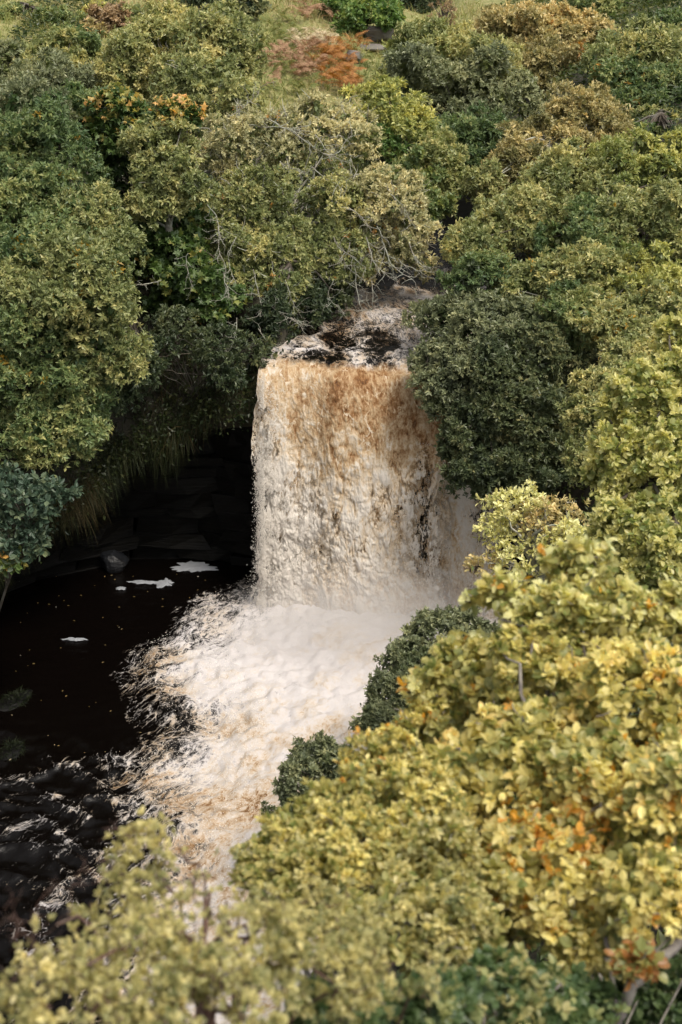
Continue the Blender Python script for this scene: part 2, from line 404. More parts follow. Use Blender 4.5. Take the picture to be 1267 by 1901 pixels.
# the rapid on the lower left: dark water with broken crests running off down stream
flowdir = np.array([-.55, -.83]); fx = P2@np.array([.83, -.55]); fy = P2@flowdir
rip = sstep(25.6, 24.2, P2[:, 1]+.25*(P2[:, 0]+4))*sstep(.4, -.2, de)
ridge = 1-np.abs(fbm(np.c_[fx*.55, fy*1.25, np.zeros(len(P2))]+warp*.5, 4, 41))*2.6
ridge = np.clip(ridge, 0, 1)**2
foam = np.where(rip > .02, np.maximum(foam, foam*(1-rip)+rip*(-.05+.42*ridge*sstep(-5.0, -.4, de))), foam)
far = sstep(30.8, 31.6, P2[:, 1])*sstep(-2.0, -1.2, P2[:, 0])
foam = np.where(far > .02, np.maximum(foam, far*.9), foam)
amp_f = np.clip(de+.6, 0, 1.6)/1.6
boil = sstep(6.5, 1., np.hypot(P2[:, 0]-.8, (P2[:, 1]-30.2)*1.1))
zz = amp_f*(.15*fbm(np.c_[P2*np.array([.9, 1.1]), np.zeros(len(P2))]+warp*.8, 5, 51, .55)+.09*(2*np.abs(fbm(p3*1.6+warp, 4, 61)))+.05*np.abs(vnoise(p3*4.2+warp*2, 62))-.06)
zz *= 1-.6*boil
zz += boil*.15*(.6+.7*fbm(p3*1.5+warp*.6, 5, 66, .6))
zz += amp_f*(.075*fbm(p3*5.0+warp*2, 3, 67)+.035*fbm(p3*9+warp*3, 2, 69)+.03*fbm(p3*3.1+warp*1.5, 3, 68))
zz += rip*(.13*ridge-.04+.05*fbm(p3*4, 3, 71))
calm = (1-amp_f)*(1-rip); zz += calm*.012*fbm(np.c_[P2*np.array([2.5, 6]), np.zeros(len(P2))], 3, 81)
edgewave = np.exp(-(de-.1)**2/.10)*(.18+.22*fbm(p3*.9, 3, 91)); zz += np.clip(edgewave, 0, 1)*sstep(31.5, 30, P2[:, 1])
tanv = .30+.8*fbm(p3*.55+warp, 4, 101)-.9*np.clip(zz, -.2, .35)+.20*sstep(27, 23, P2[:, 1])-.22*boil-.5*rip*sstep(.2, -.6, de)
tanv += .35*np.exp(-(de-.1)**2/.25)
link('plunge_pool', mesh_from('plunge_pool', np.c_[P2, zz], grid_faces(*X.shape), smooth=True,
     point_attr={'foam': foam, 'tan': tanv, 'flow': np.c_[fx*1.35, fy*.72, zz*1.2]+warp*.35}), M_WATER, kind='structure')

# ------------------------------------------------------------------ river above the fall
def lip_y(x): return np.interp(x, [b[0] for b in BACK], [b[1] for b in BACK])
def river_surface(pr):
    """height, foam, brownness and flow coordinates of the river at plan points pr"""
    pr = np.c_[pr[:, :2], np.zeros(len(pr))]
    wr_ = np.c_[fbm(pr*.9, 3, 111), fbm(pr*.9, 3, 112), np.zeros(len(pr))]
    rid = np.clip(1-2.4*np.abs(fbm(np.c_[pr[:, 0]*1.0, pr[:, 1]*.7, pr[:, 2]]+wr_*.6, 4, 113)), 0, 1)
    z = river_z(pr[:, 1])+.045*fbm(pr*1.1+wr_*.5, 4, 114)+.06*rid-.02+.10*sstep(34, 39, pr[:, 1])
    z += .30*sstep(.4, 0, np.abs(np.hypot((pr[:, 0]-2.0)/1.0, (pr[:, 1]-35.0)/.8)-.5))*sstep(33.2, 34.2, pr[:, 1])
    darkc = np.exp(-((pr[:, 0]-.75)/1.1)**2-((pr[:, 1]-34.5)/1.4)**2)
    f = .27+.30*rid-.20*darkc+.16*sstep(35.6, 37, pr[:, 1])+.26*sstep(1.5, 2.4, pr[:, 0])*sstep(36.5, 35, pr[:, 1])+.12*sstep(-.6, -1.4, pr[:, 0])
    f -= .55*sstep(37.6, 39.4, pr[:, 1])
    t = .50+.5*fbm(pr*.6, 3, 115)-.35*rid+.2*sstep(34, 33, pr[:, 1])
    return z, f, t, np.c_[pr[:, 0]*3.6+1.2*pr[:, 1], pr[:, 1]*1.7-.8*pr[:, 0], z]+wr_*.8
ny_, nx_ = 330, 120
Yr = np.linspace(33.75, 52, ny_)
uu_ = np.linspace(0, 1, nx_)
cxr = np.interp(Yr, RC_Y, RC_X); hwr = np.interp(Yr, RC_Y, RC_W)+.25
x_l = np.maximum(cxr-hwr, np.interp(Yr, [32, 34, 35.5, 36.5], [-1.95, -1.8, -1.2, -3])); x_r = cxr+hwr
XR = x_l[:, None]+(x_r-x_l)[:, None]*uu_[None]
YR = np.repeat(Yr[:, None], nx_, 1)
pr = np.stack([XR.ravel(), YR.ravel()], -1)
zrv, foam_r, tan_r, flow_r = river_surface(pr)
link('river', mesh_from('river', np.c_[pr, zrv], grid_faces(ny_, nx_), smooth=True,
     point_attr={'foam': foam_r, 'tan': tan_r, 'flow': flow_r}), M_WATER, kind='structure')

# ------------------------------------------------------------------ the waterfall
fall = link('waterfall', None, kind='structure', loc=(.8, 32, 0))
org = np.array([.8, 32, 0])
def fall_sheet(x0, x1, ztop, seed, back, thin_f, tan_f, vx=1.55, nu=300, nv=440, up=1.6, rough=1., main=False):
    u = np.linspace(0, 1, nu); U = np.repeat(u[:, None], nv, 1).ravel(); V = np.tile(np.linspace(0, 1, nv), nu)
    sv = V*(up+ztop+.35)-up
    wl_ = .26*fbm(np.c_[sv*.9, sv*0, sv*0+seed], 4, seed+31)-.05-.12*sstep(0, 5, sv)
    wr_e = .20*fbm(np.c_[sv*.8, sv*0, sv*0+seed], 4, seed+32)+.10*sstep(0, 5, sv)
    x = x0+wl_*(1-U)+(x1-x0)*U+wr_e*U
    q = np.c_[x*1.1, V*0, V*0+seed]
    edge_j = .22*fbm(q*1.1, 4, seed+1)
    L = up; D = ztop+.35                                  # run-up on the river, then the drop
    tot = L+D; s = V*tot
    on = np.clip(s, 0, L); dr = np.clip(s-L, 0, None)
    t = np.sqrt(2*dr/9.81)
    spd = vx*(1+.09*fbm(np.c_[x*1.3, x*0, x*0], 3, seed+2))
    ly = lip_y(x)-.45+edge_j
    y = ly+L-on-spd*t-back
    g = sstep(0, 4.5, dr)
    if main:
        zr_, foam_, tan_, flr = river_surface(np.c_[x, y])
        k_ = sstep(L-.15, L-.75, s)
        z = (ztop+.16*fbm(np.c_[x*1.1, x*0, x*0], 3, 219))*(1-k_)+(zr_+.012)*k_-dr-.16*sstep(L-.7, L, s)*(1-k_)
    else:
        z = ztop-dr+.06*fbm(np.c_[x*2.2, on, x*0], 3, seed+3)*(1-sstep(0, .8, dr))-.16*sstep(L-.7, L, on)
        foam_ = np.full(len(x), .35); tan_ = np.full(len(x), .6)
    flow = np.c_[x*1.3, s*.88-.16*s*g, V*0+seed*3.7]
    wob = fbm(np.c_[x*.9, s*.35, V*0], 3, seed+4)
    d1 = fbm(flow*1.5+wob[:, None]*.5, 5, seed+5, .6); d2 = fbm(flow*5, 3, seed+6)
    live = sstep(-.5, .1, s-L)
    d3 = fbm(flow*9, 3, seed+16)
    puff = np.abs(vnoise(flow*2.3+wob[:, None]*.8, seed+17))*.6+np.abs(vnoise(flow*np.array([4.4, 3.9, 4])+wob[:, None], seed+18))*.45
    puff2 = np.abs(vnoise(flow*9.+d1[:, None]*2, seed+19))*.6+np.abs(vnoise(flow*17.+d2[:, None]*2, seed+20))*.4
    y -= live*rough*((.05+.05*g)*d1+(.03+.10*g)*puff+(.02+.055*g)*puff2+.015*d3)
    x2 = x+live*(.03+.16*g)*fbm(flow*1.2, 3, seed+7)
    eu = np.minimum(U, 1-U)*(x1-x0)                       # the sheet feathers out at its sides
    thin = thin_f(x, dr, eu)+sstep(1, 3, dr)*(.16-.42*puff)+.25*fbm(np.c_[x*.8, s*.3, V*0], 3, seed+8)*sstep(.6, 2, dr)
    tanv = tan_f(x, dr)+.35*fbm(np.c_[x*1.3, s*.18, V*0], 4, seed+9)+sstep(.2, 1.6, dr)*(.34-.75*puff-.5*puff2)
    me = mesh_from('water_sheet', np.c_[x2, y, z]-org, grid_faces(nu, nv), smooth=True,
                   point_attr={'flow': flow, 'thin': thin, 'over': sstep(L-.95, L+.35, s), 'ftan': tanv, 'foam': foam_, 'tan': tan_})
    return link('water_sheet', me, M_FALL, fall)
def tan_main(x, dr):
    t = .68-.66*sstep(.1, 3.7, dr)
    t += .28*sstep(1.0, 2.3, x)*sstep(4.5, 1.5, dr)-.16*sstep(.4, -1.2, x)-.38*sstep(-1.15, -1.75, x)
    return t+.10*sstep(4.4, 5.4, dr)
def thin_main(x, dr, eu):
    th = .13+.26*sstep(.8, 3.0, dr)*sstep(5.4, 4.4, dr)
    th += .55*sstep(.55, .0, eu)*sstep(.1, 1.0, dr)
    th += .30*np.exp(-((x-2.0)/.26)**2)*sstep(1.0, 2.2, dr)*sstep(5.2, 4.0, dr)
    return th+.09*sstep(1.2, 2.0, x)*sstep(.6, 1.8, dr)
fall_sheet(-2.0, 2.62, 5.88, 201, 0.0, thin_main, tan_main, main=True)
fall_sheet(-1.95, 2.6, 5.82, 301, -.22, lambda x, d, e: thin_main(x, d, e)-.08, lambda x, d: tan_main(x, d)+.22, up=.5)
def thin_r(x, dr, eu):
    return .26+.36*sstep(2.75, 3.5, x)*sstep(.6, 2., dr)+.5*sstep(.4, 0, eu)*sstep(.2, 1, dr)-.3*np.exp(-((x-2.72)/.2)**2)
fall_sheet(2.2, 4.1, 4.72, 401, .12, thin_r, lambda x, d: .60-.5*sstep(.2, 2.2, d)+.2*sstep(3.0, 3.6, x), vx=1.3, nu=140, nv=320, up=.6)

# flying drops round the fall and the boil
def drops(name, P, size, stretch, dirv):
    oct_ = np.array([[1, 0, 0], [-1, 0, 0], [0, 1, 0], [0, -1, 0], [0, 0, 1], [0, 0, -1.]])
    fo = np.array([[0, 2, 4], [2, 1, 4], [1, 3, 4], [3, 0, 4], [2, 0, 5], [1, 2, 5], [3, 1, 5], [0, 3, 5]])
    n = len(P); sc = np.stack([size, size, size*stretch], -1)*R.uniform(.6, 1.4, (n, 3))
    V = P[:, None]+oct_[None]*sc[:, None]
    V[..., :2] += (oct_[None, :, 2:3]*sc[:, None, 2:3])*dirv[:, None]
    F = fo[None]+np.arange(n)[:, None, None]*6
    return mesh_from(name, V.reshape(-1, 3), F.reshape(-1, 3), smooth=True)
n = 46000
dr = 5.9*R.uniform(0, 1, n)**.75
side = R.uniform(0, 1, n)
xl = -1.85-np.abs(R.normal(0, .06+.09*dr/5.9))+R.uniform(-.05, .4, n)*(R.uniform(0, 1, n) < .5)
xr = 3.3+R.normal(0, .5, n)
xm = R.uniform(-1.9, 3.2, n)
x = np.where(side < .5, xl, np.where(side < .8, xr, xm))
dr = np.where((side >= .5) & (side < .8), np.clip(dr, 1.6, 6), np.where(side >= .8, 3+.5*dr, dr))
y = lip_y(x)-.50-1.75*np.sqrt(2*dr/9.81)*R.uniform(.75, 1.08, n)-np.abs(R.normal(0, .06, n))-np.where(side > .8, .10+.2*dr/6, 0)
keep = fbm(np.c_[x*2.5, dr*1.6, x*0], 3, 451)+R.uniform(-.2, .2, n) > -.05
x = x[keep]; y = y[keep]; dr = dr[keep]; n = len(x)
link('falling_spray', drops('falling_spray', np.c_[x, y, 5.9-dr], R.uniform(.002, .0075, n)*(1+.4*dr/6), R.uniform(1., 2.6, n)[:], np.c_[R.normal(0, .15, n), R.normal(0, .15, n)]), M_SPRAY, kind='stuff')
n = 9000
k = R.integers(0, len(P2), n*40); ok = (foam[k] > .3) & (de[k] < 2.0) & (P2[k, 1] > 19) & (R.uniform(0, 1, n*40) < np.clip(foam[k], 0, 1)); k = k[ok][:n]; n = len(k)
link('pool_spray', drops('pool_spray', np.c_[P2[k]+R.normal(0, .05, (n, 2)), zz[k]+np.abs(R.normal(0, .16, n))*(.5+amp_f[k])], R.uniform(.003, .010, n), R.uniform(.8, 1.8, n), R.normal(0, .4, (n, 2))), M_SPRAY, kind='stuff')

# mist hanging over the foot of the fall: one closed lumpy body
def icos(nlat=28, nlon=44):
    th = np.linspace(0, np.pi, nlat)[1:-1]; ph = np.arange(nlon)*2*np.pi/nlon
    T, Ph = np.meshgrid(th, ph, indexing='ij')
    D = np.stack([np.sin(T)*np.cos(Ph), np.sin(T)*np.sin(Ph), np.cos(T)], -1).reshape(-1, 3)
    D = np.concatenate([D, [[0, 0, 1.]], [[0, 0, -1.]]]); m = nlat-2
    i, j = np.meshgrid(np.arange(m-1), np.arange(nlon), indexing='ij'); j2 = (j+1) % nlon
    q = np.stack([i*nlon+j, (i+1)*nlon+j, (i+1)*nlon+j2, i*nlon+j2], -1).reshape(-1, 4)
    jj = np.arange(nlon); t1 = np.stack([np.full(nlon, m*nlon), jj, (jj+1) % nlon], -1)
    t2 = np.stack([np.full(nlon, m*nlon+1), (m-1)*nlon+(jj+1) % nlon, (m-1)*nlon+jj], -1)
    return D, [q, np.concatenate([t1, t2])]
D, F = icos()
mist = link('mist', mesh_from('mist', D*1.1, F, smooth=True), M_MIST, kind='stuff', loc=(.8, 29.5, .35)); mist.scale = (4.2, 2.5, 1.75)

# drifting foam patches on the black water
def foam_patch(px, py, rx, ry, seed, label):
    d = ray(px, py); t = -CZ/d[2]; c = np.array([d[0]*t, d[1]*t, .0]); sx = rx*t/FPX; sy = ry*t/FPX/.46
    rn, an = 9, 64; V = [[0, 0, .03]]
    for r in range(1, rn):
        f = r/(rn-1)
        for a in range(an):
            th = a*2*math.pi/an; w = 1+1.0*float(fbm(np.array([[math.cos(th)*2.2, math.sin(th)*2.2, seed]]), 5, seed, .65)[0])
            V.append([f*sx*w*math.cos(th), f*sy*w*math.sin(th), .03*(1-f**3)+.012*float(vnoise(np.array([[f*5*math.cos(th), f*5*math.sin(th), seed]]), 3)[0])])
    V = np.array(V); i, j = np.meshgrid(np.arange(rn-2), np.arange(an), indexing='ij'); j2 = (j+1) % an
    q = np.stack([1+i*an+j, 1+(i+1)*an+j, 1+(i+1)*an+j2, 1+i*an+j2], -1).reshape(-1, 4)
    jj = np.arange(an); tr = np.stack([np.zeros(an, int), 1+jj, 1+(jj+1) % an], -1)
    link('foam_patch', mesh_from('foam_patch', V, [q, tr], smooth=True), M_FOAMPATCH, label=label, cat='foam', group='foam patches drifting on the black pool', loc=(c[0], c[1], .012))
foam_patch(357, 1054, 36, 9, 5, 'largest white foam patch drifting on the black pool beneath the rock wall')
foam_patch(308, 1083, 17, 7, 6, 'small rounded white foam patch on black water below the largest one')
foam_patch(268, 1082, 26, 3, 8, 'thin white foam streak on black water tailing off the small patch')
foam_patch(226, 1093, 8, 2.5, 9, 'tiny white foam fleck on the black pool below the wet grey boulder')
foam_patch(140, 1188, 20, 2.2, 12, 'faint thin foam streak alone in the middle of the black pool')

# ------------------------------------------------------------------ rock walls of slabs, one object per slab
slab_base = np.array([[sx, sy, sz] for sz in (-.5, .5) for sx, sy in ((-.5, -.5), (0, -.58), (.5, -.5), (.5, .5), (-.5, .5))], float)
slab_f4 = np.array([[i, (i+1) % 5, 5+(i+1) % 5, 5+i] for i in range(5)])
slab_t = np.array([[0, 2, 1], [0, 4, 2], [4, 3, 2], [5, 6, 7], [5, 7, 9], [9, 7, 8]])
slab_me = []
for i in range(7):
    v = slab_base+R.uniform(-.1, .1, slab_base.shape)*np.array([1, 1.2, .6])
    me = mesh_from('rock_slab', v, [slab_f4, slab_t]); me.materials.append(M_WETROCK); slab_me.append(me)
def wall(parent, path, z0, z1f, depth, inset=0.):
    path = np.array(path, float); seg = np.linalg.norm(np.diff(path, axis=0), axis=1); cum = np.r_[0, np.cumsum(seg)]
    z = z0
    while z < 6.2:
        h = random.uniform(.24, .55); s = -random.uniform(0, .8)
        while s < cum[-1]:
            w = random.uniform(.9, 2.3); m = min(max(s+w/2, 0), cum[-1]-.01)
            x = np.interp(m, cum, path[:, 0]); y = np.interp(m, cum, path[:, 1]); k = int(np.searchsorted(cum, m, side='right')-1); k = min(k, len(seg)-1)
            d = (path[k+1]-path[k])/seg[k]
            if z+h*.4 < z1f(m):
                nrm_ = np.array([d[1], -d[0]]); nrm_ = nrm_ if nrm_@(np.array([-3, 27])-np.array([x, y])) > 0 else -nrm_
                off = -depth/2+random.uniform(-.05, .16)-inset
                o = link('rock_slab', random.choice(slab_me), None, parent, loc=(x+nrm_[0]*off, y+nrm_[1]*off, z+h/2))
                o.rotation_euler = (random.uniform(-.03, .03), random.uniform(-.04, .04), math.atan2(d[1], d[0])+(math.pi if d[0] < 0 else 0))
                o.scale = (w*1.06, depth, h*1.06)
            s += w
        z += h
cliff = link('rock_cliff', None, kind='structure')
def over_z(m): return np.interp(m, [0, 2.5, 5.5, 8, 12, 30], [4.3, 3.6, 2.7, 2.0, 1.7, 1.7])
LP = LEFT[:9]
wall(cliff, LP, -.3, lambda m: over_z(m)+.3, 1.1)
face = link('rock_face', None, kind='structure')
wall(face, [(-2.6, 33.5), (0, 33.1), (2.4, 33.0), (4.9, 32.5)], -.3, lambda m: 5.35, .9, .1)

# overhanging turf bank above the left wall
path = np.array(LP, float); seg = np.linalg.norm(np.diff(path, axis=0), axis=1); cum = np.r_[0, np.cumsum(seg)]
ms = np.linspace(-.2, cum[-1], 110)
mp = np.clip(ms, 0, cum[-1]); bx = np.interp(mp, cum, path[:, 0]); by = np.interp(mp, cum, path[:, 1])
tx = np.gradient(bx); ty = np.gradient(by); tx = np.convolve(np.pad(tx, 8, 'edge'), np.ones(17)/17, 'valid'); ty = np.convolve(np.pad(ty, 8, 'edge'), np.ones(17)/17, 'valid')
ln = np.hypot(tx, ty)+1e-9; nxv = -ty/ln; nyv = tx/ln
flip = np.where((nxv*(-3-bx)+nyv*(24-by)) > 0, 1, -1); nxv *= flip; nyv *= flip
ov = np.interp(mp, [0, 1.5, 5, 8, 30], [.35, .9, 1.7, 2.1, 2.0]); zo = over_z(mp)+.45*fbm(np.c_[mp*.8, mp*0, mp*0], 4, 631); ov = ov*(1+.3*fbm(np.c_[mp*.9, mp*0, mp*0], 3, 632))
prof = [(-1., .0, 0.), (.0, .03, 0), (.72, -.05, 0), (1., .18, 0), (1., .55, 0), (.72, 1.0, 0), (.3, 0, .55), (-.2, 0, .8), (-1., 0, 1.0), (-2., 0, 1.12)]
BV = []
for o_, dz, fr in prof:
    z = zo+dz+fr*(6.4-zo) if fr else zo+dz
    o = ov*o_ if o_ > -1 or dz == 0 and fr == 0 else np.full_like(ov, o_*1.3)
    BV.append(np.stack([bx+nxv*o, by+nyv*o, z], -1))
BV = np.stack(BV, 1)
# refine rows
rows = np.linspace(0, len(prof)-1, 46); i0 = np.minimum(rows.astype(int), len(prof)-2); f = (rows-i0)[None, :, None]
f = f*f*(3-2*f)*.5+f*.5
BV = BV[:, i0]*(1-f)+BV[:, i0+1]*f
BV += (fbm(BV*1.3, 4, 601)*.32)[..., None]*np.stack([nxv, nyv, nxv*0+.3], -1)[:, None]
link('turf_overhang', mesh_from('turf_overhang', BV.reshape(-1, 3), grid_faces(*BV.shape[:2]), smooth=True, point_attr={'open': np.full(BV.shape[0]*BV.shape[1], .12)}), M_GROUND, kind='structure')

# ------------------------------------------------------------------ blades and leaves
def strips(name, B, D0, L, W, droop, col, nseg=3, side=None):
    n = len(B)
    side = norm(np.cross(D0, rdirs(n))) if side is None else side
    V = np.zeros((n, nseg*2+1, 3)); p = B.copy(); d = D0.copy()
    for s in range(nseg+1):
        w = W*(1-s/nseg)
        if s < nseg:
            V[:, 2*s] = p-side*w[:, None]/2; V[:, 2*s+1] = p+side*w[:, None]/2
        else: V[:, 2*s] = p
        d = norm(d+np.array([0, 0, -1])*droop[:, None]); p = p+d*(L/nseg)[:, None]
    F4 = [np.array([2*s, 2*s+1, 2*s+3, 2*s+2]) for s in range(nseg-1)]
    b = np.arange(n)[:, None]*(nseg*2+1)
    q = np.concatenate([b+f for f in F4]) if F4 else np.zeros((0, 4), int)
    t = b+np.array([2*nseg-2, 2*nseg-1, 2*nseg])
    fc = np.concatenate([np.tile(col, (nseg-1, 1)), col]) if F4 else col
    return mesh_from(name, V.reshape(-1, 3), [q, t] if F4 else [t], face_attr={'col': fc})
def mixcol(t, stops):
    ps = [s[0] for s in stops]; return np.stack([np.interp(t, ps, [s[1][c] for s in stops]) for c in range(3)], -1)

# hanging grass on the overhang
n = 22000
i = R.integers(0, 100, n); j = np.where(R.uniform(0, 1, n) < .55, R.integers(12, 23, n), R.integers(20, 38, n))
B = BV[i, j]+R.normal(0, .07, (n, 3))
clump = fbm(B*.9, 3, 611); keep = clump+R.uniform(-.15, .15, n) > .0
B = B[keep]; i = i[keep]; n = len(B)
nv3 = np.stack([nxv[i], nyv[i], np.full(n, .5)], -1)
gc = mixcol(np.clip(.45+.6*fbm(B*.9, 3, 613)+R.normal(0, .15, n), 0, 1), [(0, (.010, .016, .005)), (.4, (.022, .030, .008)), (.7, (.045, .036, .012)), (1, (.09, .062, .025))])  # blade colours darkened to paint in the shade of the trees above
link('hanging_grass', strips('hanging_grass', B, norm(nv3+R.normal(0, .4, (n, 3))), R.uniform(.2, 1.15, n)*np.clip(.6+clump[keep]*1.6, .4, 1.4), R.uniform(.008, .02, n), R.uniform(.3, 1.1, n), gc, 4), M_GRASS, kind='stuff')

DIAMOND = (np.array([[0, 0, 0], [.45, .5, .10], [1, 0, -.06], [.45, -.5, .10]]), np.array([[0, 1, 2], [0, 2, 3]]))
OVAL = (np.array([[0, 0, 0], [.22, .34, .05], [.52, .5, .08], [.82, .30, .03], [1, 0, -.08], [.82, -.30, .03], [.52, -.5, .08], [.22, -.34, .05], [.5, 0, 0]]),
        np.array([[0, 8, 1], [1, 8, 2], [2, 8, 3], [3, 8, 4], [4, 8, 5], [5, 8, 6], [6, 8, 7], [7, 8, 0]]))
HEXL = (np.array([[0, 0, 0], [.35, .45, .08], [.75, .38, .05], [1, 0, -.06], [.75, -.38, .05], [.35, -.45, .08]]), np.array([[0, 1, 2], [0, 2, 3], [0, 3, 4], [0, 4, 5]]))
PALM = (np.array([[0, 0, 0], [.05, .42, .0], [.30, .24, .04], [.50, .62, -.05], [.58, .22, .05], [1, 0, -.08], [.58, -.22, .05], [.50, -.62, -.05], [.30, -.24, .04], [.05, -.42, 0]]),
        np.array([[0, 1, 2], [0, 2, 4], [2, 3, 4], [0, 4, 6], [4, 5, 6], [0, 6, 8], [6, 7, 8], [0, 8, 9]]))
def leaf_frames(A, G):
    Sd = norm(np.cross(A, G)); N = np.cross(Sd, A); return Sd, N
def leaves_mesh(name, P, A, G, L, W, col, shape, org):
    T, F = shape; Sd, N = leaf_frames(A, G)
    V = (P-org)[:, None]+T[None, :, 0:1]*(A*L[:, None])[:, None]+T[None, :, 1:2]*(Sd*(L*W)[:, None])[:, None]+T[None, :, 2:3]*(N*L[:, None])[:, None]
    FF = F[None]+(np.arange(len(P))*len(T))[:, None, None]
    return mesh_from(name, V.reshape(-1, 3), FF.reshape(-1, 3), face_attr={'col': np.repeat(col, len(F), 0)})

# low undergrowth on the banks
def undergrowth(name, n, x0, x1, y0, y1, L, stops, mask, seed):
    x = R.uniform(x0, x1, n); y = R.uniform(y0, y1, n); k = mask(x, y); x = x[k]; y = y[k]; n = len(x); z = ground(x, y)
    B = np.c_[x, y, z]; B[:, 2] += R.uniform(0, .5, n)*(1+fbm(B*.8, 3, seed))*.8
    A = norm(rdirs(n)*np.array([1, 1, .5])+np.array([0, 0, .25])); G = norm(np.array([0, 0, 1])+R.normal(0, .5, (n, 3)))
    c = mixcol(np.clip(.5+.7*fbm(B*.6, 3, seed+1)+R.normal(0, .15, n), 0, 1), stops)
    link(name, leaves_mesh(name, B, A, G, R.uniform(.6, 1.3, n)*L, R.uniform(.4, .6, n), c, DIAMOND, np.zeros(3)), M_LEAF, kind='stuff')
DG = [(0, (.022, .042, .012)), (.5, (.055, .080, .022)), (1, (.14, .14, .042))]
def bank_mask(x, y):
    s = np.abs(x-np.interp(y, RC_Y, RC_X))-np.interp(y, RC_Y, RC_W); P = np.stack([x, y], -1)
    return ((s > .15) | (y < 32.4)) & (~inside(P)) & ~((y > 46) & (x < np.interp(y, RC_Y, RC_X)-4.5) & (x > -9))
undergrowth('bank_undergrowth', 60000, -12, 16, 33, 66, .20, DG, bank_mask, 701)
undergrowth('slope_undergrowth', 80000, -6, 13, 6, 33, .17, DG, bank_mask, 711)
undergrowth('near_slope_undergrowth', 26000, -4, 6, 1.5, 9, .09, DG, bank_mask, 741)
n = 60000
i = R.integers(0, 108, n); j = R.integers(17, 46, n); B = BV[i, j]+R.normal(0, .20, (n, 3)); k = fbm(B*.9, 3, 721)+R.uniform(-.2, .2, n) > -.3; B = B[k]; n = len(B)
link('bank_creepers', leaves_mesh('bank_creepers', B, norm(rdirs(n)+np.array([0, -.6, -.2])), norm(np.array([0, -.5, .8])+R.normal(0, .5, (n, 3))), R.uniform(.06, .16, n), R.uniform(.4, .65, n),
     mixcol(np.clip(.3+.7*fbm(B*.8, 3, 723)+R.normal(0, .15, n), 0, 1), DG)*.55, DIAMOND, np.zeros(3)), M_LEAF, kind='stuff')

# hillside grass
n = 70000
x = R.uniform(-20, 6, n); y = R.uniform(45, 84, n); k = (fbm(np.c_[x*.4, y*.4, x*0], 3, 731)+R.uniform(-.4, .4, n) > -.25) & (x < np.interp(y, RC_Y, RC_X)-2.5); x = x[k]; y = y[k]; n = len(x)
B = np.c_[x, y, ground(x, y)]
gc = mixcol(np.clip(.5+.8*fbm(B*.35, 3, 733)+R.normal(0, .15, n), 0, 1), [(0, (.13, .18, .045)), (.4, (.27, .28, .09)), (.7, (.44, .37, .18)), (1, (.58, .46, .29))])
link('hillside_grass', strips('hillside_grass', B, norm(np.array([0, 0, 1])+R.normal(0, .35, (n, 3))), R.uniform(.2, .55, n), R.uniform(.02, .05, n), R.uniform(.1, .5, n), gc, 2), M_GRASS, kind='stuff')

# ------------------------------------------------------------------ trees and shrubs
VIEW = np.array([0, 0, CZ])
PAL = {
 'olive':  [(0, (.050, .066, .020)), (.45, (.122, .132, .044)), (1, (.26, .226, .080))],
 'green':  [(0, (.028, .052, .018)), (.5, (.075, .102, .032)), (1, (.20, .19, .06))],
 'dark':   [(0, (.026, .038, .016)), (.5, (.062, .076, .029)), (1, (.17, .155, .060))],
 'orange': [(0, (.17, .08, .018)), (1, (.29, .125, .025))],
 'greyg':  [(0, (.044, .055, .027)), (.5, (.106, .118, .056)), (1, (.21, .205, .095))],
 'yellowg':[(0, (.070, .092, .022)), (.5, (.19, .190, .050)), (1, (.36, .30, .075))],
 'lime':   [(0, (.085, .105, .028)), (.45, (.235, .215, .070)), (1, (.42, .33, .13))],
 'sage':   [(0, (.075, .086, .030)), (.45, (.205, .188, .070)), (1, (.37, .29, .12))],
 'tan':    [(0, (.075, .074, .025)), (.5, (.19, .160, .060)), (1, (.36, .255, .105))],
 'gold':   [(0, (.075, .090, .022)), (.3, (.232, .196, .060)), (.65, (.40, .262, .085)), (1, (.46, .215, .060))],
 'maple':  [(0, (.028, .056, .013)), (.5, (.062, .098, .020)), (.8, (.19, .18, .03)), (1, (.40, .22, .04))],
 'mapletop':[(0, (.08, .11, .025)), (.5, (.24, .20, .04)), (1, (.40, .19, .05))],
 'bright': [(0, (.040, .080, .018)), (.5, (.09, .150, .03)), (1, (.24, .25, .05))],
 'teal':   [(0, (.018, .036, .020)), (.5, (.042, .070, .042)), (1, (.10, .12, .055))],
 'lichen': [(0, (.075, .080, .035)), (.5, (.185, .175, .085)), (1, (.32, .265, .13))],
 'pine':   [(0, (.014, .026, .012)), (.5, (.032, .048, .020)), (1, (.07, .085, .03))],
 'brown':  [(0, (.10, .070, .033)), (.5, (.22, .15, .075)), (1, (.36, .25, .12))],
}
LIFT = 1.75
LIFTS = {'mapletop': 1.9, 'gold': 2.75, 'lime': 2.85, 'sage': 2.4, 'olive': 2.5, 'lichen': 2.6, 'tan': 2.4, 'yellowg': 2.4, 'green': 2.4, 'greyg': 2.2, 'dark': 2.1}
for _k in PAL: PAL[_k] = [(p_, tuple(min(.78, LIFTS.get(_k, LIFT)*(c_*.87+.13*(sum(q_)/3))) for c_ in q_)) for p_, q_ in PAL[_k]]
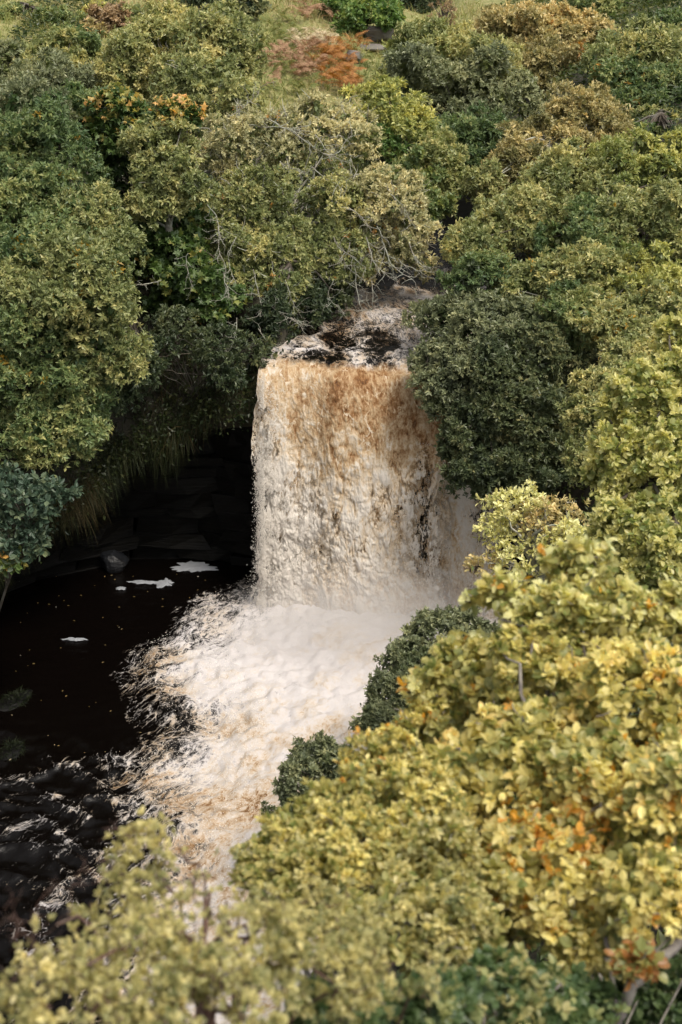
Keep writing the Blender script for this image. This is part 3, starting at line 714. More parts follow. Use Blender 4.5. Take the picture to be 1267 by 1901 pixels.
def split_leaves(th, arrs, shape, mat, limit=300, name='leaf'):
    """the leaves that show largest become objects of their own; returns the mask of the rest"""
    P, A, G, L, W, C, org = arrs
    px, py, dep = project(P+A*L[:, None]*.5)
    vis = (px > 0) & (px < 1267) & (py > 0) & (py < 1901) & (dep > .3)
    idx = np.nonzero(vis)[0]; o = np.argsort(dep[idx]); idx = idx[o]
    cs = max(6., float(np.median(L[idx]/dep[idx]))*FPX*.55)
    cell = (px[idx]//cs).astype(int)*10000+(py[idx]//cs).astype(int)
    _, first = np.unique(cell, return_index=True); win = idx[first]
    big = win[np.argsort(-(L[win]/dep[win]))][:limit]
    T, F = shape; K = 9
    cc = C[big]; seeds = cc[np.linspace(0, len(cc)-1, K).astype(int)] if len(cc) >= K else cc
    order = np.argsort(cc.sum(1)); seeds = cc[order[np.linspace(0, len(order)-1, min(K, len(order))).astype(int)]]
    mes = []
    for s in seeds:
        me = mesh_from(name, T, F, face_attr={'col': np.repeat(s[None], len(F), 0)}); me.materials.append(mat); mes.append(me)
    Sd, N = leaf_frames(A, G)
    for b in big:
        m = mes[int(np.argmin(((seeds-C[b])**2).sum(1)))]
        o = link(name, m, None, th)
        a = A[b]*L[b]; s = Sd[b]*L[b]*W[b]; n_ = N[b]*L[b]; p = P[b]-org
        o.matrix_local = Matrix(((a[0], s[0], n_[0], p[0]), (a[1], s[1], n_[1], p[1]), (a[2], s[2], n_[2], p[2]), (0, 0, 0, 1)))
    keep = np.ones(len(P), bool); keep[big] = False; return keep

LEAFCOUNT = 0
def tree(name, label, cat, blobs, pal, leaf=.12, cover=1.15, lobe=(.24, .70), tint=.45, accent=None, shape=DIAMOND, wid=(.36, .52), mat=None,
         root=None, side=None, group=None, bark_m=None, twigs=0, twig_r=.006, seed=None, single=0, trunk_r=.11, spray_k=9, gap=.16, isz=.5, fans=None, boughs=(), inner=True, cull_back=True, up=.25, twig_len=.5):
    global LEAFCOUNT, R
    seed = seed if seed is not None else abs(hash_name(label)) % 9973
    R = np.random.default_rng(seed); mat = mat or M_LEAF; bark_m = bark_m or M_BARK
    lc = []; lr = []; lp = []; lt = []; cents = []
    for b in blobs:
        px, py, Y0, rx, ry = b[:5]; bp = b[5] if len(b) > 5 and b[5] else pal; bt = b[6] if len(b) > 6 else tint
        c, t = at(px, py, Y0); a = rx*t/FPX; dpt = a*.85
        th = abs(math.atan2(CZ-c[2], Y0)); rv = ry*t/FPX
        cz_ = math.sqrt(max(rv**2-(dpt*math.sin(th))**2, (.55*rv)**2))/math.cos(th)
        rad = np.array([a, dpt, cz_]); cents.append((c, rad))
        rm = float(np.mean(rad)); rl = np.array(lobe)*min(1., max(.35, rm/1.3))
        area = 4*math.pi*rm*rm*.7; nl = max(5, int(area/(math.pi*(rl.mean())**2)*1.35))
        d = rdirs(nl*3); tocam = norm((VIEW-c)[None])[0]
        if cull_back: d = d[(d@tocam > -.45) | (d[:, 2] > .35)]
        d = d[d[:, 2] > -.75][:nl]; nl = len(d)
        r = R.uniform(rl[0], rl[1], nl); f = 1-.75*r/rm+R.normal(0, .17, nl)
        lc.append(c+d*rad*f[:, None]); lr.append(r); lp += [bp]*nl; lt.append(np.full(nl, bt)+R.normal(0, .11, nl))
    lc = np.concatenate(lc); lr = np.concatenate(lr); lt = np.concatenate(lt)
    la = .42*leaf*leaf*np.mean(wid)*1.0*(.8 if shape is DIAMOND else 1)
    ns = np.maximum(3, (cover*4*np.pi*lr**2*.7/la/spray_k)).astype(int)
    li = np.repeat(np.arange(len(lc)), ns); n = len(li)
    cmean = np.mean([c for c, _ in cents], axis=0)
    out = norm(lc-cmean)[li]
    d = norm(rdirs(n)+.55*out+np.array([0, 0, up])); q = R.uniform(.60, 1.12, n)
    q = np.where(R.uniform(0, 1, n) < .06, q*1.18, q)
    sp = lc[li]+d*(lr[li]*q)[:, None]*np.array([1, 1, .88])
    lm = float(lr.mean()); w0 = sp*(.55/lm)
    sp = sp+lm*.65*np.stack([fbm(w0, 3, seed % 83+1), fbm(w0+31., 3, seed % 83+2), .8*fbm(w0+57., 3, seed % 83+3)], -1)
    far_ = R.uniform(0, 1, n) < .05; sp = sp+d*(far_*R.uniform(.1, .55, n)*lm)[:, None]
    tocam = norm(VIEW-sp)
    keep = np.ones(n, bool)
    if cull_back: keep &= ~(((d*tocam).sum(1) < -.35) & (d[:, 2] < .2) & (R.uniform(0, 1, n) < .9))
    if gap: keep &= fbm(sp*1.7/max(.3, lobe[1]), 3, seed % 97)+R.uniform(-.15, .15, n) > -.5+gap
    # nothing is spent deep inside a neighbouring lobe
    dd = np.zeros(n, bool)
    for k in range(len(lc)):
        v = sp-lc[k]; dd |= ((v*v).sum(1) < (lr[k]*.62)**2) & (li != k)
    keep &= ~(dd & (R.uniform(0, 1, n) < .85))
    sp = sp[keep]; d = d[keep]; li = li[keep]; n = len(sp)
    ts = lt[li]+.34*fbm(sp*(.45/lm), 3, seed % 89)+R.normal(0, .10, n)
    k = spray_k; P = np.repeat(sp, k, 0); D_ = np.repeat(d, k, 0); LI = np.repeat(li, k); m = len(P)
    rot = rdirs(m); tang = norm(rot-(rot*D_).sum(1, keepdims=True)*D_)
    A = norm(D_*R.uniform(.0, 1.1, m)[:, None]+tang*R.uniform(.55, 1.0, m)[:, None]+np.array([0, 0, .06]))
    P = P+D_*(R.uniform(-.55, .30, m)*leaf)[:, None]+tang*(R.uniform(0, .12, m)*leaf)[:, None]
    G = norm(D_*.9+np.array([0, 0, .55])+R.normal(0, .38, (m, 3)))
    L = leaf*R.uniform(.5, 1.25, m)*np.repeat(R.uniform(.8, 1.15, n), k); W = R.uniform(wid[0], wid[1], m)
    tt = np.clip(np.repeat(ts, k)+R.normal(0, .12, m), 0, 1)
    C = np.zeros((m, 3)); lpa = np.array(lp)
    for pn in set(lp):
        s = lpa[LI] == pn; C[s] = mixcol(tt[s], PAL[pn])
    if accent:
        ac, pr_ = accent; s = np.repeat(fbm(sp*1.1, 2, 77)+R.normal(0, .25, n) > 1-pr_*2, k) & (R.uniform(0, 1, m) < .7); C[s] = np.array(ac)*R.uniform(.7, 1.2, (s.sum(), 1))
    C *= R.uniform(.82, 1.15, (m, 1))
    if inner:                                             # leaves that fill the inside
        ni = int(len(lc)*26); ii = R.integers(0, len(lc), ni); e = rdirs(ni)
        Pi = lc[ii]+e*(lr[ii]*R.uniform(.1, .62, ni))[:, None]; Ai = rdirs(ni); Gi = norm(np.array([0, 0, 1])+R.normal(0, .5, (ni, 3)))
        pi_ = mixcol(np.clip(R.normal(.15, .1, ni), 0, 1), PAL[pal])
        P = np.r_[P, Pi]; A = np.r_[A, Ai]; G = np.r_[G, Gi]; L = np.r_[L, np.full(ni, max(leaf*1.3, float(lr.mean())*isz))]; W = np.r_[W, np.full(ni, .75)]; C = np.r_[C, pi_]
    c0, rad0 = cents[0]
    base = (cmean if root is None else np.array([root[0], root[1], 0.]))[:2].copy()
    if root is None:
        step = {'L': np.array([-.25, .3]), 'R': np.array([.4, .05]), None: np.array([0, .3])}[side]
        for _ in range(40):
            g = ground1(*base)
            if not inside(base[None])[0] and not inside((base-step)[None])[0] and g > 1.0 and g < 40: break
            base = base+step
    rz = ground1(*base) if root is None or len(root) < 3 else root[2]; rt = np.array([base[0], base[1], rz-.15])
    o = thing(name, label, cat, rt, group)
    # trunk and limbs
    T = Tubes(); hub = cmean-np.array([0, 0, .35*np.mean([r[2] for _, r in cents])])
    if hub[2] < rz+.4: hub[2] = rz+.4
    mid = rt*.5+hub*.5+R.normal(0, .12, 3); uu = np.linspace(0, 1, 9)[:, None]
    tp = (1-uu)**2*rt+2*uu*(1-uu)*mid+uu*uu*hub; T.add(tp, np.linspace(trunk_r*1.25, trunk_r*.6, 9), 8)
    link('trunk', T.mesh('trunk', rt), bark_m, o)
    T = Tubes(); pick = R.permutation(len(lc))[:min(len(lc), 46)]
    for kk in pick:
        e = lc[kk]; s0 = tp[R.integers(5, 9)]; mm = s0*.45+e*.55+R.normal(0, .18*np.linalg.norm(e-s0)*.4, 3)+np.array([0, 0, .08*np.linalg.norm(e-s0)])
        u2 = np.linspace(0, 1, 8)[:, None]; pth = (1-u2)**2*s0+2*u2*(1-u2)*mm+u2*u2*e; pth[1:-1] += R.normal(0, .02, (6, 3))
        T.add(pth, np.linspace(trunk_r*.38, max(.004, trunk_r*.06), 8), 5)
    link('limbs', T.mesh('limbs', rt), bark_m, o)
    if twigs:
        T = Tubes(); ch = R.integers(0, n, twigs)
        for kk in ch:
            s0 = lc[li[kk]]; e = sp[kk]+d[kk]*R.uniform(0, twig_len)*lr[li[kk]]; u2 = np.linspace(0, 1, 6)[:, None]
            pth = s0*(1-u2)+e*u2; pth[1:] += np.cumsum(R.normal(0, .05*np.linalg.norm(e-s0)+.004, (5, 3)), 0); T.add(pth, np.linspace(twig_r*1.6, twig_r*.5, 6), 3)
        link('twigs', T.mesh('twigs', rt), bark_m, o, kind='stuff')
    for bp_, br_ in boughs:
        q_ = np.array([at(*w_)[0] for w_ in bp_]); u_ = np.linspace(0, len(q_)-1, 5*len(q_)); f_ = np.arange(len(q_))
        pth = np.stack([np.interp(u_, f_, q_[:, c_]) for c_ in range(3)], -1)
        for _ in range(2): pth[1:-1] = .25*pth[:-2]+.5*pth[1:-1]+.25*pth[2:]
        pth[1:-1] += R.normal(0, br_*.12, (len(pth)-2, 3)); T = Tubes(); T.add(pth, np.linspace(br_*.75, br_*1.1, len(pth)), 8)
        link('bough', T.mesh('bough', rt), bark_m, o)
    if fans:
        T = Tubes()
        for fx_, fy_, fY, dx, dz, ln_, rr_ in fans: twig_fan(T, at(fx_, fy_, fY)[0], np.array([dx, -.12, dz]), ln_, rr_)
        link('bare_branches', T.mesh('bare_branches', rt), bark_m, o, kind='stuff')
    if single:
        keepm = split_leaves(o, (P, A, G, L, W, C, rt), shape, mat, single)
        P, A, G, L, W, C = (q_[keepm] for q_ in (P, A, G, L, W, C))
    LEAFCOUNT += len(P)*len(shape[1])
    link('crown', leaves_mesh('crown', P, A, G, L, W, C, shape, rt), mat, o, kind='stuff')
    return o
def twig_fan(T, p, d, ln_, r, level=0):
    d = norm(np.asarray(d, float)[None])[0]; n = 9 if level == 0 else 6; pts = [p]
    for i in range(n):
        d = norm((d+R.normal(0, .22+.06*level, 3))[None])[0]; pts.append(pts[-1]+d*ln_/n)
    T.add(pts, np.linspace(r, r*.35, n+1)*.72, 4)
    if level < 2:
        for i in range(1, n+1):
            for _ in range(1 if level == 0 else int(R.integers(0, 2))):
                twig_fan(T, pts[i], d*.6+norm(R.normal(size=(1, 3)))[0]*.9+np.array([0, -.15, -.1]), ln_*R.uniform(.22, .45), r*.55, level+1)
def hash_name(s):
    h = 7
    for c in s: h = (h*131+ord(c)) % 1000003
    return h
GL, GR, GH = 'trees crowding the left bank of the gorge', 'trees crowding the right bank of the gorge', 'bushes on the far hillside'

# --- left bank
tree('oak_tree', 'large olive oak bulging over the black pool at the left edge, specked with yellow', 'tree',
     [(110, 560, 30.4, 135, 110, 'olive', .32), (60, 700, 30, 120, 120, 'green', .5), (170, 660, 30.2, 85, 90, 'olive', .34), (95, 800, 29.6, 92, 70, 'green', .55), (30, 560, 31, 90, 110, 'green', .4)],
     'green', leaf=.115, accent=((.42, .27, .04), .12), side='L', group=GL)
tree('oak_tree', 'dense green tree above the large olive oak with a grey-green rounded top', 'tree',
     [(70, 330, 35, 130, 120, 'green', .42), (60, 430, 33.6, 130, 90, 'green', .45), (150, 420, 34, 80, 110, 'olive', .45), (50, 240, 36.5, 90, 70, 'greyg', .5), (150, 240, 37.5, 60, 80, 'green', .5)],
     'green', leaf=.12, side='L', group=GL, accent=((.40, .25, .04), .06))
tree('sycamore_tree', 'sycamore with broad lobed leaves turning orange at its top, green below', 'tree',
     [(235, 240, 36.6, 60, 60, 'maple', .55), (222, 200, 36.6, 46, 34, 'mapletop', .4), (325, 218, 36.2, 42, 26, 'mapletop', .6), (330, 420, 36, 70, 80, 'maple', .30), (350, 510, 35, 60, 80, 'maple', .36), (300, 480, 35.6, 60, 90, 'maple', .25), (400, 555, 34.4, 50, 60, 'maple', .42), (230, 320, 37, 50, 60, 'maple', .3)],
     'maple', leaf=.165, wid=(.9, 1.05), shape=PALM, cover=.9, lobe=(.3, .5), spray_k=4, side='L', group=GL, single=220, inner=True)
tree('oak_tree', 'rounded olive oak crown in front of the orange-topped sycamore', 'tree',
     [(300, 290, 35.6, 62, 62, 'olive', .45), (330, 340, 35.2, 60, 50, 'olive', .4), (290, 370, 35, 50, 45, 'olive', .5)],
     'olive', leaf=.12, side='L', group=GL, twigs=160, bark_m=M_LICHEN)
tree('lichen_oak', 'wide old oak with pale lichen-covered branches leaning over the river above the fall', 'tree',
     [(470, 290, 38.4, 105, 70, 'lichen', .45), (600, 250, 39, 100, 55, 'lichen', .5), (470, 400, 36.8, 90, 80, 'olive', .45), (580, 370, 37.4, 100, 70, 'olive', .45), (700, 390, 37.6, 95, 70, 'lichen', .5),
      (480, 500, 35.6, 70, 70, 'olive', .5), (590, 470, 36.4, 80, 65, 'olive', .42), (720, 480, 37.4, 75, 60, 'lichen', .55), (520, 470, 36, 70, 60, 'olive', .45), (440, 440, 36, 50, 80, 'olive', .45), (515, 535, 35.2, 55, 45, 'olive', .4)],
     'olive', leaf=.105, cover=.85, lobe=(.28, .5), gap=.12, side='L', root=(-3.2, 37.6), group=GL, twigs=900, twig_r=.013, bark_m=M_LICHEN, trunk_r=.10, accent=((.48, .26, .08), .07), twig_len=1.0,
     fans=[(460, 232, 37.6, 1, .1, 1.5, .028), (500, 222, 37.6, .9, -.2, 1.6, .024), (540, 240, 37.4, .9, -.5, 1.4, .022), (585, 250, 37.4, .6, -.5, 1.2, .02), (430, 215, 37.6, .5, .5, 1.2, .022), (600, 285, 36.8, .8, -.2, 1.1, .02),
           (405, 420, 34.6, .2, -.9, 1.2, .02), (440, 440, 34.4, -.3, -.8, 1.1, .018), (385, 380, 34.6, .5, -.6, 1.1, .018), (350, 470, 33.6, -.5, -.4, .9, .018), (300, 520, 33, -.6, -.3, .9, .018), (420, 500, 33.8, -.2, -.9, 1., .018),
           (470, 500, 34, .1, -.9, 1.2, .018), (500, 560, 33.8, .2, -.9, 1.1, .018), (530, 520, 34.2, .1, -1, 1.2, .016), (540, 590, 33.8, .7, -.4, .9, .016), (480, 610, 33.4, .3, -.8, .9, .016), (440, 590, 33, -.4, -.8, .9, .016),
           (620, 440, 35, .2, -.9, 1.3, .024), (650, 450, 35.2, .1, -1, 1.2, .02), (680, 440, 35.6, .4, -.8, 1.3, .024), (715, 460, 35.6, .3, -.9, 1.3, .022), (740, 480, 35.8, .2, -.9, 1.2, .02), (700, 420, 35.8, .7, -.5, 1.3, .022), (640, 385, 36, 1, -.1, .9, .024), (760, 450, 36, .3, -.8, 1.1, .02), (660, 500, 35, .0, -1, 1.1, .018), (620, 520, 34.6, .0, -1, 1.1, .018), (690, 520, 35.2, .2, -.9, 1., .018), (725, 360, 36.4, .6, -.3, 1., .02), (580, 310, 36.6, .7, -.4, 1.1, .02), (520, 300, 36.8, .5, -.5, 1.1, .02)])
tree('oak_tree', 'yellowish olive oak with a tall domed crown below the grassy slope', 'tree',
     [(330, 110, 45, 110, 80, 'olive', .58), (420, 90, 45.5, 70, 70, 'olive', .5), (250, 120, 45, 75, 60, 'olive', .6), (390, 190, 42.5, 95, 70, 'olive', .5), (300, 60, 46.5, 60, 45, 'olive', .65)],
     'olive', leaf=.14, side='L', group=GL, twigs=220, twig_r=.012, bark_m=M_LICHEN)
tree('hawthorn_bush', 'low green thorn bush under the lichen oak, dipping to the river edge', 'bush',
     [(560, 570, 35.4, 55, 50, 'pine', .5), (600, 530, 36.2, 50, 45, 'dark', .35), (500, 620, 34.9, 40, 50, 'pine', .5), (503, 585, 34.2, 36, 46, 'pine', .5)], 'pine', leaf=.12, root=(-2.6, 36), group=GL)
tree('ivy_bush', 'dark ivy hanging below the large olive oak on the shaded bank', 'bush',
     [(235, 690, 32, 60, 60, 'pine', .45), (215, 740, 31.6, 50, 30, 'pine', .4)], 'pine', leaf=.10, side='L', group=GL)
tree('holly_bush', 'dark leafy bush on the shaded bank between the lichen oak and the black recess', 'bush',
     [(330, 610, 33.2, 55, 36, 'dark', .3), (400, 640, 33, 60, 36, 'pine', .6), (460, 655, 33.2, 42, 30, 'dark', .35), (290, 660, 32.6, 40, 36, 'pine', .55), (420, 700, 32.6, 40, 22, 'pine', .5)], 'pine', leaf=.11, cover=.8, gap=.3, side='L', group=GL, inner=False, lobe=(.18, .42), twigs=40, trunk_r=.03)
tree('sallow_sapling', 'blue-green sapling reaching over black water at the left edge', 'bush',
     [(50, 930, 26.5, 60, 40, 'teal', .45), (30, 985, 26.3, 48, 36, 'teal', .5), (105, 915, 26.7, 34, 18, 'teal', .5), (55, 1005, 26.2, 38, 26, 'teal', .45), (20, 1040, 26, 26, 20, 'maple', .6), (10, 900, 27, 40, 30, 'teal', .4)],
     'teal', leaf=.15, cover=.8, lobe=(.22, .34), spray_k=5, gap=.15, shape=HEXL, wid=(.45, .6), root=(-8.4, 27.4, .1), group=GL, twigs=50, single=120, inner=False, trunk_r=.03)
tree('willow_bush', 'rounded pale olive bush at the upper left below the bracken', 'bush',
     [(95, 115, 48, 70, 45, 'olive', .5), (150, 100, 49, 50, 40, 'green', .55), (30, 130, 48, 60, 45, 'greyg', .45), (100, 160, 44, 70, 50, 'greyg', .5)], 'olive', leaf=.15, group=GH)
tree('willow_bush', 'loose green bush in the top left corner of the hillside', 'bush',
     [(40, 50, 58, 60, 32, 'green', .55), (105, 55, 57, 55, 30, 'green', .5), (10, 30, 60, 40, 25, 'olive', .5)], 'green', leaf=.17, group=GH)
tree('gorse_bush', 'straw-brown bush beside the top left green bush', 'bush',
     [(215, 40, 57, 48, 28, 'brown', .5), (180, 25, 58.5, 30, 18, 'yellowg', .6), (262, 45, 56.5, 30, 24, 'brown', .65), (180, 58, 56, 30, 18, 'tan', .6)], 'brown', leaf=.16, group=GH)
tree('pine_bush', 'dark green bush at the top edge left of the bracken slope', 'bush',
     [(400, 2, 62, 75, 24, 'pine', .75), (455, 15, 61, 32, 22, 'dark', .6), (330, 0, 64, 60, 22, 'pine', .6)], 'pine', leaf=.17, group=GH)
tree('hazel_bush', 'bright green bush just above the dark boulder on the slope', 'bush',
     [(680, 28, 62, 55, 32, 'bright', .45), (635, 18, 63, 35, 24, 'bright', .55), (720, 35, 61, 26, 22, 'bright', .55)], 'bright', leaf=.19, group=GH)
tree('pine_bush', 'dark green thicket at the top edge above the round willow', 'bush',
     [(760, 5, 68, 60, 22, 'pine', .5), (845, 2, 70, 60, 22, 'dark', .5)], 'pine', leaf=.18, group=GH)

# --- far right and centre
tree('willow_tree', 'tall round grey-green willow in the middle of the far bank', 'tree',
     [(840, 140, 48, 120, 85, 'olive', .5), (900, 200, 46.5, 95, 90, 'greyg', .45), (780, 190, 46.5, 85, 80, 'greyg', .5), (870, 280, 44.5, 85, 70, 'green', .38), (770, 120, 48.5, 52, 45, 'yellowg', .45), (925, 280, 44.6, 55, 50, 'dark', .4)],
     'olive', leaf=.145, root=(4.6, 50), group=GR)
tree('willow_tree', 'yellow-green bushy tree below the tall round willow, left of the dark ravine', 'tree',
     [(710, 210, 43.5, 65, 50, 'yellowg', .42), (760, 250, 42.6, 60, 48, 'yellowg', .3), (810, 320, 41.2, 55, 60, 'olive', .5), (700, 270, 42, 45, 40, 'bright', .15), (760, 340, 40.8, 50, 50, 'green', .5), (800, 390, 40, 38, 40, 'green', .45)],
     'yellowg', leaf=.135, root=(.4, 43), group=GR)
tree('oak_tree', 'tan-orange autumn tree behind the tall round willow', 'tree',
     [(990, 80, 54, 75, 60, 'tan', .55), (1060, 65, 55, 70, 50, 'tan', .6), (940, 60, 55, 55, 45, 'tan', .5), (1020, 130, 52, 70, 50, 'tan', .35), (1100, 90, 54, 40, 40, 'tan', .5)],
     'tan', leaf=.16, group=GR, accent=((.42, .22, .05), .1))
tree('willow_tree', 'broad green tree in the upper right corner', 'tree',
     [(1190, 120, 48, 90, 70, 'olive', .45), (1250, 80, 50, 60, 60, 'green', .5), (1150, 170, 46.5, 70, 60, 'green', .5), (1230, 190, 46, 75, 60, 'green', .45)],
     'green', leaf=.145, group=GR, accent=((.40, .22, .05), .05))
tree('willow_bush', 'low olive thicket at the top right edge behind the tan tree', 'bush',
     [(1010, 12, 66, 80, 22, 'olive', .45), (1140, 15, 64, 90, 28, 'green', .5), (910, 12, 68, 50, 18, 'olive', .5), (1240, 20, 62, 50, 30, 'green', .5)], 'olive', leaf=.19, group=GH)
tree('willow_bush', 'olive bush at the right edge between the corner tree and the spreading oak', 'bush',
     [(1230, 240, 44, 60, 40, 'olive', .45), (1180, 275, 43, 60, 36, 'green', .5), (1260, 270, 43, 40, 40, 'olive', .5)], 'olive', leaf=.14, group=GH)
tree('willow_bush', 'pale olive bush on the far slope between the yellowish oak and the top edge', 'bush',
     [(230, 5, 66, 60, 20, 'olive', .5), (300, 20, 62, 40, 18, 'tan', .5)], 'olive', leaf=.17, group=GH)
tree('birch_bush', 'thin wispy brown bush standing above the round willow', 'bush',
     [(822, 30, 58, 22, 30, 'brown', .4)], 'brown', leaf=.10, cover=.35, group=GH, twigs=120, inner=False)
tree('oak_tree', 'brownish olive tree on the right side of the dark ravine', 'tree',
     [(1075, 215, 43.5, 85, 48, 'tan', .42), (1010, 260, 42.4, 70, 45, 'tan', .38), (960, 310, 41.2, 60, 42, 'tan', .35), (910, 345, 40.4, 40, 36, 'olive', .45), (1120, 260, 42.5, 70, 45, 'tan', .3)],
     'tan', leaf=.13, root=(7.2, 43), group=GR, twigs=120, bark_m=M_LICHEN)
tree('oak_tree', 'long spreading yellow-olive oak across the middle of the right bank', 'tree',
     [(960, 410, 37.4, 95, 72, 'olive', .55), (1060, 370, 38, 100, 72, 'olive', .52), (1160, 340, 38.6, 95, 70, 'yellowg', .3), (1240, 320, 38.8, 70, 65, 'yellowg', .35), (1180, 420, 36.4, 100, 70, 'olive', .5), (890, 460, 36.4, 62, 60, 'olive', .5), (1090, 440, 36, 90, 60, 'green', .5), (1255, 430, 36, 50, 70, 'olive', .55)],
     'olive', leaf=.125, root=(8.2, 37.5), group=GR, accent=((.45, .30, .06), .05))
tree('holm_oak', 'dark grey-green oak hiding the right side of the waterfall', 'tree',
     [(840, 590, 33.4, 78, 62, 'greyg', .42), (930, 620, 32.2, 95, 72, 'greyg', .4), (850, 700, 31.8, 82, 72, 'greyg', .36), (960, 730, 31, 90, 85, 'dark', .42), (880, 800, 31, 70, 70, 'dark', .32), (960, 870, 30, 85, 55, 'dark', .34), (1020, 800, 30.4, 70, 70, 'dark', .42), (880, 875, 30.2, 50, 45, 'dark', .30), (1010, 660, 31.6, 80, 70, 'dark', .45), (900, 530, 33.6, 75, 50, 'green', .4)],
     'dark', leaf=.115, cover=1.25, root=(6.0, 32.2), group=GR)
tree('oak_tree', 'golden-tinged oak between the spreading olive oak and the dark oak', 'tree',
     [(1010, 540, 33, 75, 60, 'olive', .52), (1100, 530, 33, 85, 60, 'olive', .6), (1190, 530, 33, 80, 60, 'yellowg', .4), (1130, 610, 31.6, 90, 60, 'olive', .5), (1220, 600, 31.6, 60, 65, 'olive', .55), (1060, 590, 32, 60, 55, 'green', .55), (1180, 670, 30.4, 70, 50, 'olive', .5)],
     'olive', leaf=.115, root=(8.0, 32.0), group=GR, accent=((.46, .30, .06), .09), twigs=100, bark_m=M_LICHEN)
tree('willow_tree', 'pale olive willow below the golden-tinged oak, beside the dark oak', 'tree',
     [(1130, 720, 27.4, 62, 46, 'olive', .6), (1095, 800, 26.8, 48, 60, 'olive', .55), (1150, 780, 26.6, 55, 60, 'olive', .6), (1100, 860, 26.2, 45, 40, 'olive', .5), (1160, 850, 26, 50, 60, 'olive', .55)],
     'olive', leaf=.095, root=(6.2, 27.4), group=GR, lobe=(.26, .48))
tree('sallow_tree', 'bright yellow-green sallow at the right edge, in soft focus', 'tree',
     [(1190, 760, 14.6, 80, 75, 'lime', .38), (1250, 720, 14.8, 60, 65, 'lime', .45), (1150, 860, 14.2, 65, 70, 'lime', .42), (1220, 880, 14, 75, 90, 'lime', .38), (1170, 960, 13.6, 75, 60, 'lime', .42), (1230, 1030, 13.2, 70, 75, 'lime', .36), (1255, 640, 15.2, 35, 60, 'lime', .5), (1190, 1050, 13.2, 50, 60, 'lime', .35)],
     'lime', leaf=.07, cover=1.0, lobe=(.20, .34), shape=HEXL, wid=(.5, .7), root=(5.4, 13.6), group=GR, twigs=160, twig_r=.004, accent=((.55, .36, .05), .1), mat=M_LEAF_NEAR, single=300)
tree('hazel_shrub', 'straggly cream-yellow shrub with bare grey stems reaching toward the fall', 'bush',
     [(960, 945, 20.4, 60, 34, 'lime', .62), (920, 985, 20.2, 36, 26, 'lime', .55), (1010, 965, 20.2, 60, 40, 'tan', .55), (985, 1030, 19.8, 66, 34, 'lime', .45), (1050, 1020, 19.6, 50, 50, 'lime', .6), (905, 1045, 19.8, 34, 22, 'tan', .6)],
     'lime', leaf=.085, cover=.62, lobe=(.16, .28), spray_k=5, gap=.2, shape=HEXL, wid=(.42, .6), root=(4.4, 19.4), group=GR, twigs=260, twig_r=.006, bark_m=M_LICHEN, inner=False, single=160)
PB = 'grey-green willow bushes at the poolside'
tree('willow_bush', 'largest grey-green poolside bush in front of the foot of the fall', 'bush',
     [(830, 1180, 24.4, 80, 48, 'greyg', .42), (770, 1240, 23.6, 58, 50, 'greyg', .45), (730, 1300, 22.8, 46, 50, 'greyg', .42), (820, 1280, 23, 90, 60, 'dark', .4), (700, 1345, 22.2, 34, 34, 'greyg', .4)],
     'greyg', leaf=.095, root=(2.9, 23.4), trunk_r=.045, group=PB, lobe=(.22, .4))
tree('willow_bush', 'middle grey-green bush alone against the white foam', 'bush',
     [(600, 1420, 20.6, 56, 42, 'greyg', .42), (560, 1455, 20.2, 40, 40, 'greyg', .4), (640, 1460, 20.2, 50, 50, 'dark', .4), (545, 1490, 19.9, 26, 20, 'dark', .4)],
     'greyg', leaf=.085, root=(1.6, 19.6), trunk_r=.045, group=PB, lobe=(.2, .36))
tree('willow_bush', 'smallest grey-green sprig poking over the foam edge', 'bush',
     [(497, 1515, 19.2, 13, 16, 'dark', .45), (510, 1540, 19, 16, 18, 'dark', .4)], 'dark', leaf=.075, root=(.9, 18.6), trunk_r=.045, group=PB, lobe=(.14, .22), inner=False)

